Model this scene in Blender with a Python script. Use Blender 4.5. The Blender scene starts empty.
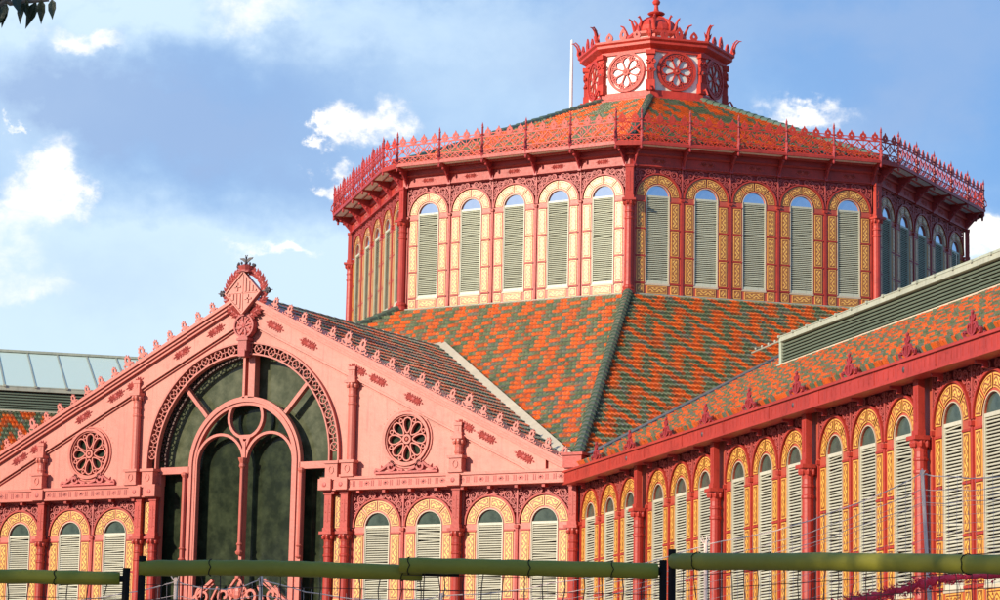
import bpy, math, random
from math import sin, cos, pi, radians as rad, hypot, atan2
from mathutils import Vector, Matrix
from mathutils.geometry import tessellate_polygon
random.seed(7)
S = bpy.context.scene
COL = S.collection

# ------------------------------------------------------------------ camera
CAM = Vector((56.5243, -78.9620, 1.65))
YAW, PITCH, ROLL, FPX = -0.52407, 0.16726, 0.01975, 2617.8
Fv = Vector((sin(YAW)*cos(PITCH), cos(YAW)*cos(PITCH), sin(PITCH)))
Rv = Vector((cos(YAW), -sin(YAW), 0)); Uv = Rv.cross(Fv)
R2 = Rv*cos(ROLL) + Uv*sin(ROLL); U2 = -Rv*sin(ROLL) + Uv*cos(ROLL)
cd = bpy.data.cameras.new('camera'); cam = bpy.data.objects.new('camera', cd); COL.objects.link(cam)
cd.sensor_width = 36; cd.lens = FPX/1000*36; cd.clip_start = 0.1; cd.clip_end = 6000
cam.matrix_world = Matrix(((R2.x, U2.x, -Fv.x, CAM.x), (R2.y, U2.y, -Fv.y, CAM.y), (R2.z, U2.z, -Fv.z, CAM.z), (0, 0, 0, 1)))
S.camera = cam

# ------------------------------------------------------------------ sun, sky, exposure
SUN_AZ, SUN_EL = rad(-22), rad(20)          # azimuth from the gable's normal (-y) towards +x
sd = Vector((sin(SUN_AZ)*cos(SUN_EL), -cos(SUN_AZ)*cos(SUN_EL), sin(SUN_EL)))
sl = bpy.data.lights.new('sun', 'SUN'); sl.energy = 4.6; sl.angle = rad(0.5); sl.color = (1.0, 0.90, 0.74)
so = bpy.data.objects.new('sun', sl); COL.objects.link(so)
so.rotation_euler = sd.to_track_quat('Z', 'Y').to_euler(); so.location = (0, -60, 80)
S.view_settings.view_transform = 'Standard'; S.view_settings.look = 'None'
S.view_settings.exposure = 0.40; S.view_settings.gamma = 1; S.view_settings.use_curve_mapping = False

w = bpy.data.worlds.new('World'); S.world = w; w.use_nodes = True
nt = w.node_tree; nt.nodes.clear()
def N(tree, typ, **kw):
    n = tree.nodes.new(typ)
    for k, v in kw.items(): setattr(n, k, v)
    return n
def mth(tree, op, a, b=None, c=None, clamp=False):
    n = tree.nodes.new('ShaderNodeMath'); n.operation = op; n.use_clamp = clamp
    for i, v in enumerate((a, b, c)):
        if v is None: continue
        if isinstance(v, (int, float)): n.inputs[i].default_value = v
        else: tree.links.new(v, n.inputs[i])
    return n.outputs[0]
def build_sky():
    L = nt.links
    sky = N(nt, 'ShaderNodeTexSky', sky_type='NISHITA', sun_disc=False)
    sky.sun_elevation = SUN_EL; sky.sun_rotation = atan2(sd.x, sd.y); sky.air_density = 1.0; sky.dust_density = 0.6; sky.ozone_density = 2.5
    tc = N(nt, 'ShaderNodeTexCoord'); sx = N(nt, 'ShaderNodeSeparateXYZ'); L.new(tc.outputs['Generated'], sx.inputs[0])
    az = mth(nt, 'ARCTAN2', sx.outputs[0], sx.outputs[1]); el = mth(nt, 'ARCSINE', sx.outputs[2])
    cb = N(nt, 'ShaderNodeCombineXYZ'); L.new(az, cb.inputs[0]); L.new(mth(nt, 'MULTIPLY', el, 1.25), cb.inputs[1])
    def noise(scale, det, rough, off=0.0, dist=0.0):
        m = N(nt, 'ShaderNodeMapping'); m.inputs['Location'].default_value = (off, off*0.7, off); L.new(cb.outputs[0], m.inputs[0])
        n = N(nt, 'ShaderNodeTexNoise'); n.inputs['Scale'].default_value = scale; n.inputs['Detail'].default_value = det
        n.inputs['Roughness'].default_value = rough; n.inputs['Distortion'].default_value = dist
        L.new(m.outputs[0], n.inputs['Vector']); return n.outputs['Fac']
    # warp the look-up a little so that cloud edges billow
    wx = mth(nt, 'MULTIPLY', mth(nt, 'SUBTRACT', noise(34, 7, .68, 3.1), .5), .05)
    wy = mth(nt, 'MULTIPLY', mth(nt, 'SUBTRACT', noise(30, 6, .6, 7.7), .5), .050)
    azw = mth(nt, 'ADD', az, wx); elw = mth(nt, 'ADD', el, wy)
    def blob(px, py, rx, ry, amp, tilt=0.0):
        d = (Fv*FPX + R2*(px-500) - U2*(py-300)).normalized()
        a0, e0 = atan2(d.x, d.y), math.asin(d.z); k = 1/FPX
        da = mth(nt, 'SUBTRACT', azw, a0); de = mth(nt, 'SUBTRACT', elw, e0)
        c_, s_ = cos(tilt), sin(tilt)
        u = mth(nt, 'ADD', mth(nt, 'MULTIPLY', da, c_/(rx*k)), mth(nt, 'MULTIPLY', de, s_/(rx*k)))
        v = mth(nt, 'ADD', mth(nt, 'MULTIPLY', da, -s_/(ry*k)), mth(nt, 'MULTIPLY', de, c_/(ry*k)))
        q = mth(nt, 'ADD', mth(nt, 'MULTIPLY', u, u), mth(nt, 'MULTIPLY', v, v))
        return mth(nt, 'MULTIPLY', mth(nt, 'EXPONENT', mth(nt, 'MULTIPLY', q, -1.0)), amp)
    def total(bl):
        t = None
        for b in bl:
            o = blob(*b); t = o if t is None else mth(nt, 'ADD', t, o)
        return t
    fine = noise(60, 8, .62, 1.3, .4); mid = noise(16, 7, .6, 5.2, .3); broad = noise(5, 5, .55, 2.2)
    # thin bright veil low in the sky, thicker to the left
    veil = total([(60, 310, 460, 90, 1.1), (300, 330, 420, 115, 1.05), (230, 10, 330, 45, .9), (20, 60, 110, 130, .8), (500, 110, 200, 90, .6), (950, 260, 130, 40, .9), (800, 150, 120, 40, .35), (620, 40, 110, 40, .2)])
    veil = mth(nt, 'MULTIPLY', veil, mth(nt, 'ADD', mth(nt, 'MULTIPLY', mid, 1.1), .4), clamp=True)
    grey = total([(180, 128, 150, 40, 1.25, -.22), (80, 95, 120, 34, .8), (290, 90, 110, 55, .5), (560, 60, 90, 40, .3), (110, 280, 90, 45, .35), (640, 30, 130, 50, .35), (910, 110, 120, 45, .7, .5), (890, 20, 160, 40, .75)])
    grey = mth(nt, 'MULTIPLY', grey, mth(nt, 'ADD', mth(nt, 'MULTIPLY', broad, 1.1), .35), clamp=True)
    puff = total([(60, 172, 30, 32, .85), (25, 205, 40, 26, .42), (5, 245, 50, 40, .42), (80, 38, 50, 14, .62), (385, 120, 33, 21, .85), (345, 130, 26, 20, .7), (332, 175, 18, 9, .7), (322, 135, 10, 9, .7),
                  (250, 12, 60, 26, .5), (280, 258, 42, 7, .75, -.05), (805, 112, 52, 14, 1.0), (990, 240, 60, 24, 1.3), (15, 130, 6, 8, .6), (30, 290, 70, 18, .35)])
    puff = mth(nt, 'SUBTRACT', mth(nt, 'MULTIPLY', puff, mth(nt, 'ADD', mth(nt, 'MULTIPLY', fine, 2.4), -.1)), .14)
    puff = mth(nt, 'MULTIPLY', puff, 1.15, clamp=True); puff = mth(nt, 'MULTIPLY', mth(nt, 'MULTIPLY', puff, puff), mth(nt, 'SUBTRACT', 3.0, mth(nt, 'MULTIPLY', puff, 2.0)), clamp=True)
    def mix(f, a, b):
        m = N(nt, 'ShaderNodeMix', data_type='RGBA'); L.new(f, m.inputs['Factor'])
        for s_, v in ((m.inputs['A'], a), (m.inputs['B'], b)):
            if isinstance(v, tuple): s_.default_value = (*v, 1)
            else: L.new(v, s_)
        return m.outputs['Result']
    K = SKYK
    base = mix(mth(nt, 'ADD', 0.0, SKYMIX), sky.outputs[0], (K*.19, K*.44, K*.92))
    c = mix(veil, base, (K*.71, K*.91, K*1.10))
    c = mix(mth(nt, 'MULTIPLY', grey, .85), c, (K*.36, K*.52, K*.82))
    c = mix(puff, c, (K*1.25, K*1.22, K*1.18))
    bg = N(nt, 'ShaderNodeBackground'); L.new(c, bg.inputs[0]); bg.inputs[1].default_value = 0.1
    out = N(nt, 'ShaderNodeOutputWorld'); L.new(bg.outputs[0], out.inputs[0])
SKYK, SKYMIX = 7.5, 0.68
build_sky()

# ------------------------------------------------------------------ materials
def principled(name):
    m = bpy.data.materials.new(name); m.use_nodes = True
    return m, m.node_tree, m.node_tree.nodes['Principled BSDF']
def paint(name, col, rough=.45, var=.16, scale=1.4, bump=.004, spec=.5, dirt=.25, metallic=0.0, streak=0.0):
    """base colour with uneven fading, small dirt marks and brushed bumps"""
    m, t, b = principled(name); L = t.links
    tc = N(t, 'ShaderNodeTexCoord'); ob = tc.outputs['Object']
    n1 = N(t, 'ShaderNodeTexNoise'); n1.inputs['Scale'].default_value = scale; n1.inputs['Detail'].default_value = 6; n1.inputs['Roughness'].default_value = .65; L.new(ob, n1.inputs['Vector'])
    n2 = N(t, 'ShaderNodeTexNoise'); n2.inputs['Scale'].default_value = scale*9; n2.inputs['Detail'].default_value = 5; L.new(ob, n2.inputs['Vector'])
    r1 = N(t, 'ShaderNodeMapRange'); r1.inputs['From Min'].default_value = .3; r1.inputs['From Max'].default_value = .7
    r1.inputs['To Min'].default_value = 1-var; r1.inputs['To Max'].default_value = 1+var; L.new(n1.outputs['Fac'], r1.inputs['Value'])
    r2 = N(t, 'ShaderNodeMapRange'); r2.inputs['From Min'].default_value = .60; r2.inputs['From Max'].default_value = .78
    r2.inputs['To Min'].default_value = 1; r2.inputs['To Max'].default_value = 1-dirt; L.new(n2.outputs['Fac'], r2.inputs['Value'])
    oi = N(t, 'ShaderNodeObjectInfo')
    f = mth(t, 'MULTIPLY', mth(t, 'MULTIPLY', r1.outputs[0], r2.outputs[0]), mth(t, 'ADD', mth(t, 'MULTIPLY', oi.outputs['Random'], .14), .93))
    if streak:
        mp = N(t, 'ShaderNodeMapping'); mp.inputs['Scale'].default_value = (5, 5, .35); L.new(ob, mp.inputs[0])
        n3 = N(t, 'ShaderNodeTexNoise'); n3.inputs['Scale'].default_value = 1.6; n3.inputs['Detail'].default_value = 4; L.new(mp.outputs[0], n3.inputs['Vector'])
        r3 = N(t, 'ShaderNodeMapRange'); r3.inputs['From Min'].default_value = .52; r3.inputs['From Max'].default_value = .75
        r3.inputs['To Min'].default_value = 1; r3.inputs['To Max'].default_value = 1-streak; L.new(n3.outputs['Fac'], r3.inputs['Value'])
        f = mth(t, 'MULTIPLY', f, r3.outputs[0])
    vm = N(t, 'ShaderNodeVectorMath', operation='SCALE'); vm.inputs[0].default_value = col; L.new(f, vm.inputs['Scale'])
    L.new(vm.outputs[0], b.inputs['Base Color'])
    rr = N(t, 'ShaderNodeMapRange'); rr.inputs['To Min'].default_value = rough-.08; rr.inputs['To Max'].default_value = rough+.12; L.new(n2.outputs['Fac'], rr.inputs['Value']); L.new(rr.outputs[0], b.inputs['Roughness'])
    b.inputs['Specular IOR Level'].default_value = spec; b.inputs['Metallic'].default_value = metallic
    if bump:
        bp = N(t, 'ShaderNodeBump'); bp.inputs['Strength'].default_value = .5; bp.inputs['Distance'].default_value = bump*2; L.new(n2.outputs['Fac'], bp.inputs['Height']); L.new(bp.outputs[0], b.inputs['Normal'])
    return m
RED     = paint('red_paint', (.39, .040, .026), .42, .20, 1.1, spec=.36, dirt=.4, streak=.25)
REDDK   = paint('deep_red_paint', (.36, .035, .035), .45, .2, 1.3, dirt=.3)
LRED    = paint('lantern_red_paint', (.52, .046, .026), .45, .2, 1.5, spec=.32, dirt=.3, streak=.2)
SALMON  = paint('salmon_wall_paint', (.55, .165, .115), .42, .18, .45, dirt=.28, streak=.34)
SALTRIM = paint('salmon_trim_paint', (.52, .125, .085), .40, .12, .9, dirt=.22, streak=.1)
SURR    = paint('surround_frame_paint', (.45, .078, .04), .40, .18, 1.2, dirt=.3, streak=.15)
CREAM   = paint('cream_louvre_paint', (.53, .495, .375), .5, .08, 1.2, dirt=.2, streak=.15)
GREENC  = paint('green_cream_louvre_paint', (.50, .50, .37), .36, .1, 1.2, dirt=.2, streak=.15)
TRIM    = paint('pale_trim_paint', (.52, .42, .29), .5, .08, 1.2, dirt=.15)
YEL     = paint('yellow_tile_border', (.76, .38, .07), .33, .14, 1.6, spec=.8, dirt=.2, streak=.15)
OCHRE   = paint('ochre_line', (.22, .05, .012), .4, .1, 2, dirt=.1)
DARK    = paint('dark_interior', (.035, .028, .024), .8, .2, 1, dirt=.1, spec=.1)
ORN     = paint('ornament_paint', (.42, .075, .06), .5, .2, 1.5, dirt=.4)
ZINC    = paint('cream_flashing', (.54, .45, .31), .5, .12, .8, dirt=.25, streak=.1)
SOFFIT  = paint('soffit_panel', (.80, .76, .66), .7, .1, .8, dirt=.3)
LGREEN  = paint('grey_green_louvre', (.135, .165, .115), .5, .12, .8, dirt=.25)
WEATH   = paint('weathered_cream_metal', (.38, .385, .29), .55, .15, .8, dirt=.3, streak=.2)
LEAD    = paint('lead_flashing', (.12, .12, .11), .5, .15, .8, dirt=.2)
BLACK   = paint('black_iron', (.05, .035, .04), .5, .2, 3, dirt=.3)
RIDGE   = paint('green_ridge_tile', (.085, .125, .085), .3, .25, 2.2, dirt=.3)
WHITE   = paint('white_pole_paint', (.8, .8, .78), .4, .05, 1, dirt=.1)
LANTW   = paint('lantern_white_panel', (.78, .74, .62), .45, .08, 1.5, dirt=.2, streak=.15)
LANTG   = paint('lantern_petal_glass', (.60, .62, .55), .2, .1, 1.5, dirt=.1)
SKYLT, _t, _b = principled('skylight_glass')
_b.inputs['Base Color'].default_value = (.54, .64, .54, 1); _b.inputs['Roughness'].default_value = .6; _b.inputs['Specular IOR Level'].default_value = .6
STONE   = paint('stone_plinth', (.36, .31, .25), .8, .2, .8, dirt=.3, streak=.2)
ORANGES = [paint('orange_tile_%s' % n, c, .24, .2, 3.0, dirt=.25, spec=.6) for n, c in (('bright', (.68, .125, .019)), ('mid', (.58, .108, .022)), ('dull', (.43, .095, .03)))]
GREENS  = [paint('green_tile_%s' % n, c, .24, .2, 3.0, dirt=.35, spec=.6) for n, c in (('light', (.14, .17, .09)), ('mid', (.105, .14, .072)), ('grey', (.155, .16, .115)))]
TILEM = ORANGES + GREENS

def glyph_mat():
    """yellow glazed panel with a curling ochre leaf pattern, UV in metres"""
    m, t, b = principled('yellow_leaf_panel'); L = t.links
    uv = N(t, 'ShaderNodeUVMap'); sp = N(t, 'ShaderNodeSeparateXYZ'); L.new(uv.outputs[0], sp.inputs[0])
    u, v = sp.outputs[0], sp.outputs[1]
    sn = mth(t, 'SINE', mth(t, 'MULTIPLY', v, 2*pi/.40))
    d = mth(t, 'ABSOLUTE', mth(t, 'SUBTRACT', u, mth(t, 'MULTIPLY', sn, .060)))
    l1 = mth(t, 'LESS_THAN', d, .027)
    d2 = mth(t, 'ABSOLUTE', mth(t, 'ADD', u, mth(t, 'MULTIPLY', sn, .066)))
    l2 = mth(t, 'MULTIPLY', mth(t, 'LESS_THAN', d2, .026), mth(t, 'GREATER_THAN', mth(t, 'ABSOLUTE', sn), .72))
    ln = mth(t, 'MAXIMUM', l1, l2)
    tc = N(t, 'ShaderNodeTexCoord'); n1 = N(t, 'ShaderNodeTexNoise'); n1.inputs['Scale'].default_value = 1.7; n1.inputs['Detail'].default_value = 5; L.new(tc.outputs['Object'], n1.inputs['Vector'])
    cr = N(t, 'ShaderNodeValToRGB'); cr.color_ramp.elements[0].position = .3; cr.color_ramp.elements[1].position = .7
    cr.color_ramp.elements[0].color = (.70, .33, .045, 1); cr.color_ramp.elements[1].color = (.84, .47, .09, 1); L.new(n1.outputs['Fac'], cr.inputs[0])
    mx = N(t, 'ShaderNodeMix', data_type='RGBA'); L.new(mth(t, 'MULTIPLY', ln, .92), mx.inputs['Factor']); L.new(cr.outputs[0], mx.inputs['A']); mx.inputs['B'].default_value = (.26, .06, .012, 1)
    L.new(mx.outputs['Result'], b.inputs['Base Color']); b.inputs['Roughness'].default_value = .33; b.inputs['Specular IOR Level'].default_value = .8
    bp = N(t, 'ShaderNodeBump'); bp.inputs['Distance'].default_value = .01; bp.invert = True; L.new(ln, bp.inputs['Height']); L.new(bp.outputs[0], b.inputs['Normal'])
    return m
GLYPH = glyph_mat()
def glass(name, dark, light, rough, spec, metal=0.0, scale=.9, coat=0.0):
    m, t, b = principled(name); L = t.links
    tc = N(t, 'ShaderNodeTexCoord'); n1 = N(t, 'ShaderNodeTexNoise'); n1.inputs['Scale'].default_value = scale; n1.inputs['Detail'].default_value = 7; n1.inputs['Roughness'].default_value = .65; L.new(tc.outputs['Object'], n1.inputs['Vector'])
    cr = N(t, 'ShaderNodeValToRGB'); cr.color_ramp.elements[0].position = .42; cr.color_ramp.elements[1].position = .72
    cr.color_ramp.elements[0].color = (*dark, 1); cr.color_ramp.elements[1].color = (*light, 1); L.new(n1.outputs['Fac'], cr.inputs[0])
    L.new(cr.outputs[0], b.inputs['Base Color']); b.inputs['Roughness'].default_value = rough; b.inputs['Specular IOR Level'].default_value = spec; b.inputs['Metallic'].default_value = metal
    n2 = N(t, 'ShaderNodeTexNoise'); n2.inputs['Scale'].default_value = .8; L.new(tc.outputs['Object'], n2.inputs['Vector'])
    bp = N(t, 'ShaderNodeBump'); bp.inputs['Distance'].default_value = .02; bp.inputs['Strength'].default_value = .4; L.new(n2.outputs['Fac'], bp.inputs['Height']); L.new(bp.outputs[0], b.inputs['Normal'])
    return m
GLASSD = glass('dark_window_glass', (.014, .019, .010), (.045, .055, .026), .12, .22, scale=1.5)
GLASSU = glass('fanlight_reflection_glass', (.055, .062, .032), (.125, .13, .075), .14, .25, scale=1.7)  # paler than the lower panes: bright reflection is put into the colour
GLASSG = glass('grey_green_pane', (.03, .045, .035), (.10, .13, .10), .15, .35, scale=1.2)
GLASST = glass('mirror_pane', (.62, .66, .72), (.82, .84, .86), .04, .6, metal=.95, scale=.6)

# ------------------------------------------------------------------ mesh builder
class MB:
    def __init__(s): s.v = []; s.f = []; s.m = []; s.uv = {}
    def face(s, pts, mat=0, uv=None):
        i = len(s.v); s.v.extend([tuple(p) for p in pts]); s.f.append(tuple(range(i, i+len(pts)))); s.m.append(mat)
        if uv: s.uv[len(s.f)-1] = uv
    def box(s, x0, x1, y0, y1, z0, z1, mat=0):
        i = len(s.v)
        s.v += [(x0,y0,z0),(x1,y0,z0),(x1,y1,z0),(x0,y1,z0),(x0,y0,z1),(x1,y0,z1),(x1,y1,z1),(x0,y1,z1)]
        for q in ((0,3,2,1),(4,5,6,7),(0,1,5,4),(1,2,6,5),(2,3,7,6),(3,0,4,7)): s.f.append(tuple(i+k for k in q)); s.m.append(mat)
    def bar(s, pts, wd, y0, y1, closed=False, mat=0, taper=None):
        """flat bar that follows a path in the xz plane, from depth y0 (front) to y1"""
        n = len(pts); L = []; Rr = []
        for k in range(n):
            if closed: a, b = pts[k-1], pts[(k+1) % n]
            else: a, b = pts[max(k-1, 0)], pts[min(k+1, n-1)]
            dx, dz = b[0]-a[0], b[1]-a[1]; d = hypot(dx, dz) or 1
            h = wd/2*(taper[k] if taper else 1)
            nx, nz = -dz/d*h, dx/d*h; p = pts[k]
            L.append((p[0]+nx, p[1]+nz)); Rr.append((p[0]-nx, p[1]-nz))
        i = len(s.v)
        for k in range(n): s.v += [(L[k][0], y0, L[k][1]), (Rr[k][0], y0, Rr[k][1]), (Rr[k][0], y1, Rr[k][1]), (L[k][0], y1, L[k][1])]
        for k in range(n if closed else n-1):
            a = i+4*k; b = i+4*((k+1) % n)
            for q in ((a, b, b+1, a+1), (a+1, b+1, b+2, a+2), (a+2, b+2, b+3, a+3), (a+3, b+3, b, a)): s.f.append(q); s.m.append(mat)
        if not closed:
            s.f.append((i, i+1, i+2, i+3)); s.m.append(mat); e = i+4*(n-1); s.f.append((e+3, e+2, e+1, e)); s.m.append(mat)
    def plate(s, loops, y0, y1, mat=0, side=None):
        """filled outline with holes (loops[0] outer, others holes) in the xz plane"""
        lv = [[Vector((p[0], p[1], 0)) for p in lp] for lp in loops]
        fl = [p for lp in loops for p in lp]
        tris = tessellate_polygon(lv)
        i = len(s.v)
        s.v += [(p[0], y0, p[1]) for p in fl] + [(p[0], y1, p[1]) for p in fl]
        m = len(fl)
        for t in tris:
            a, b, c = [fl[k] for k in t]
            cr = (b[0]-a[0])*(c[1]-a[1]) - (b[1]-a[1])*(c[0]-a[0])
            t = tuple(t) if cr > 0 else tuple(reversed(t))
            s.f.append(tuple(i+k for k in t)); s.m.append(mat)
            s.f.append(tuple(i+m+k for k in reversed(t))); s.m.append(mat)
        o = 0
        for lp in loops:
            n = len(lp)
            for k in range(n):
                a, b = o+k, o+(k+1) % n
                s.f.append((i+a, i+m+a, i+m+b, i+b)); s.m.append(mat if side is None else side)
            o += n
    def lathe(s, prof, cx=0, cy=0, cz=0, n=12, mat=0, a0=0, a1=2*pi):
        full = abs(a1-a0-2*pi) < 1e-6; k = n if full else n+1; i = len(s.v)
        for r, z in prof:
            for j in range(k):
                a = a0+(a1-a0)*j/n; s.v.append((cx+r*cos(a), cy+r*sin(a), cz+z))
        for p in range(len(prof)-1):
            for j in range(n):
                a = i+p*k+j; b = i+p*k+(j+1) % k
                s.f.append((a, b, b+k, a+k)); s.m.append(mat)
    def tube(s, pts, r, n=6, mat=0, caps=True):
        pts = [Vector(p) for p in pts]; i = len(s.v); rr = r if isinstance(r, (list, tuple)) else [r]*len(pts)
        t0 = (pts[1]-pts[0]).normalized(); up = Vector((0, 0, 1)) if abs(t0.z) < .9 else Vector((1, 0, 0))
        for k, p in enumerate(pts):
            t = (pts[min(k+1, len(pts)-1)]-pts[max(k-1, 0)]).normalized()
            a = t.cross(up).normalized(); b = a.cross(t)
            for j in range(n):
                an = 2*pi*j/n; s.v.append(tuple(p+(a*cos(an)+b*sin(an))*rr[k]))
        for k in range(len(pts)-1):
            for j in range(n):
                a = i+k*n+j; b = i+k*n+(j+1) % n; s.f.append((a, b, b+n, a+n)); s.m.append(mat)
        if caps:
            s.f.append(tuple(i+j for j in reversed(range(n)))); s.m.append(mat)
            e = i+(len(pts)-1)*n; s.f.append(tuple(e+j for j in range(n))); s.m.append(mat)
    def ball(s, c, rx, ry, rz, mat=0, n=8, m=5):
        i = len(s.v)
        for p in range(m+1):
            ph = -pi/2+pi*p/m
            for j in range(n):
                a = 2*pi*j/n; s.v.append((c[0]+rx*cos(ph)*cos(a), c[1]+ry*cos(ph)*sin(a), c[2]+rz*sin(ph)))
        for p in range(m):
            for j in range(n):
                a = i+p*n+j; b = i+p*n+(j+1) % n; s.f.append((a, b, b+n, a+n)); s.m.append(mat)
    def petal(s, cx, cz, ang, ln, wd, y0, h, mat=0):
        """raised leaf on a wall: a spine and two edges"""
        c_, s_ = cos(ang), sin(ang); P = lambda l, w_, y: (cx+l*c_-w_*s_, y, cz+l*s_+w_*c_)
        a = P(0, 0, y0); tip = P(ln, 0, y0); m1 = P(ln*.45, wd/2, y0); m2 = P(ln*.45, -wd/2, y0); sp = P(ln*.5, 0, y0-h)
        for q in ((a, m2, sp), (m2, tip, sp), (tip, m1, sp), (m1, a, sp)): s.face(q, mat)
    def mesh(s, name, mats, smooth=False):
        me = bpy.data.meshes.new(name); me.from_pydata(s.v, [], s.f)
        for m in mats: me.materials.append(m)
        me.polygons.foreach_set('material_index', s.m)
        if s.uv:
            l = me.uv_layers.new(name='UVMap')
            for fi, uv in s.uv.items():
                for k, li in enumerate(me.polygons[fi].loop_indices): l.data[li].uv = uv[k]
        if smooth: me.polygons.foreach_set('use_smooth', [True]*len(me.polygons))
        me.update(); return me
def obj(name, me, parent=None, M=None):
    o = bpy.data.objects.new(name, me); COL.objects.link(o); o.parent = parent
    if M is not None: o.matrix_basis = M
    return o
def tag(o, label=None, cat=None, group=None, kind=None):
    if label: o['label'] = label
    if cat: o['category'] = cat
    if group: o['group'] = group
    if kind: o['kind'] = kind
    return o
def empty(name, loc=(0, 0, 0)):
    o = bpy.data.objects.new(name, None); COL.objects.link(o); o.location = loc; o.empty_display_size = .5; return o
def T(x, y, z): return Matrix.Translation((x, y, z))
def arc(cx, cz, r, a0, a1, n): return [(cx+r*cos(rad(a0+(a1-a0)*k/n)), cz+r*sin(rad(a0+(a1-a0)*k/n))) for k in range(n+1)]
def ring(cx, cz, r, n): return [(cx+r*cos(2*pi*k/n), cz+r*sin(2*pi*k/n)) for k in range(n)]
def spiral(cx, cz, r0, r1, a0, turns, n=14): return [(cx+(r0+(r1-r0)*k/n)*cos(a0+turns*2*pi*k/n), cz+(r0+(r1-r0)*k/n)*sin(a0+turns*2*pi*k/n)) for k in range(n+1)]

# ------------------------------------------------------------------ layout numbers (metres)
W = 14.0; D = W*(1+math.sqrt(2)); C8 = math.tan(rad(22.5))
ZC = 10.96; ZB = 20.78; ZT = 26.45; AP = 13.90; SL = (ZB-ZC)/(D-AP); COSS = 1/math.sqrt(1+SL*SL); SINS = SL*COSS
ARML = 43.2; BAY = 7.17; SP = 2.17; WH = 5.67; WZ = ZC-.48-WH     # windows stand on WZ
def frame(az, ap, z, u=0, cx=0, cy=D):
    """matrix of a wall frame: x right, y inward, z up; az = direction the wall faces"""
    a = rad(az); n = Vector((sin(a), -cos(a), 0)); t = Vector((cos(a), sin(a), 0))
    o = Vector((cx, cy, 0))+n*ap+t*u
    return Matrix(((t.x, -n.x, 0, o.x), (t.y, -n.y, 0, o.y), (0, 0, 1, z), (0, 0, 0, 1)))
def armframe(side, u, z, out=0.0):
    """inner wall of an arm; side=+1 right arm, u metres from the corner"""
    if side > 0: return frame(-45, out, z, u, W, 0)
    return frame(45, out, z, -u, -W, 0)

# ------------------------------------------------------------------ ground and street
g = MB(); g.box(-2500, 2500, -2500, 2500, -.5, 0)
GROUND = paint('paving', (.22, .20, .18), .85, .2, .3, dirt=.3)
tag(obj('ground', g.mesh('ground', [GROUND])), kind='structure')
ASPH = paint('asphalt', (.05, .05, .052), .85, .2, .6, dirt=.3)
r_ = MB(); r_.box(-120, 140, -60, -48, 0.0, .004)
tag(obj('road', r_.mesh('road', [ASPH])), kind='structure')
k_ = MB(); k_.box(-120, 140, -48, -47.75, 0, .13); k_.box(-120, 140, -60.25, -60, 0, .13)
tag(obj('kerb', k_.mesh('kerb', [STONE])), kind='structure')

# ------------------------------------------------------------------ the market hall
hall = tag(empty('market_hall'), 'red iron market hall with yellow arched windows, patterned tile roofs and octagonal tower', 'market hall')

# ---- window unit ---------------------------------------------------
def cell(mb, x0, x1, z0, z1, y):
    mb.box(x0, x1, y, y+.03, z0, z1, 1)
    b = .032
    mb.box(x0+b, x1-b, y-.004, y, z0+b, z1-b, 2); b = .068
    cx, cz = (x0+x1)/2, (z0+z1)/2; yy = y-.009
    horiz = (x1-x0) > (z1-z0)*1.2
    pts = [(x0+b, yy, z0+b), (x1-b, yy, z0+b), (x1-b, yy, z1-b), (x0+b, yy, z1-b)]
    uv = [(p[2]-cz, p[0]-cx) for p in pts] if horiz else [(p[0]-cx, p[2]-cz) for p in pts]
    mb.face(pts, 3, uv)
def vouss(mb, cz, r0, r1, a0, a1, y):
    n = 5
    def seg(ra, rb, aa, ab, yy, mat, uv=False):
        for k in range(n):
            p, q = rad(aa+(ab-aa)*k/n), rad(aa+(ab-aa)*(k+1)/n)
            pts = [(ra*cos(p), yy, cz+ra*sin(p)), (ra*cos(q), yy, cz+ra*sin(q)), (rb*cos(q), yy, cz+rb*sin(q)), (rb*cos(p), yy, cz+rb*sin(p))]
            rm = (ra+rb)/2; am = rad((aa+ab)/2)
            mb.face(pts[::-1], mat, [((rb-rm), rm*(p-am)), ((rb-rm), rm*(q-am)), ((ra-rm), rm*(q-am)), ((ra-rm), rm*(p-am))] if uv else None)
    seg(r0, r1, a0, a1, y, 1); seg(r0+.032, r1-.032, a0+2.4, a1-2.4, y-.005, 2); seg(r0+.068, r1-.068, a0+5.2, a1-5.2, y-.010, 3, True)
SPR = 4.35
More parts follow.
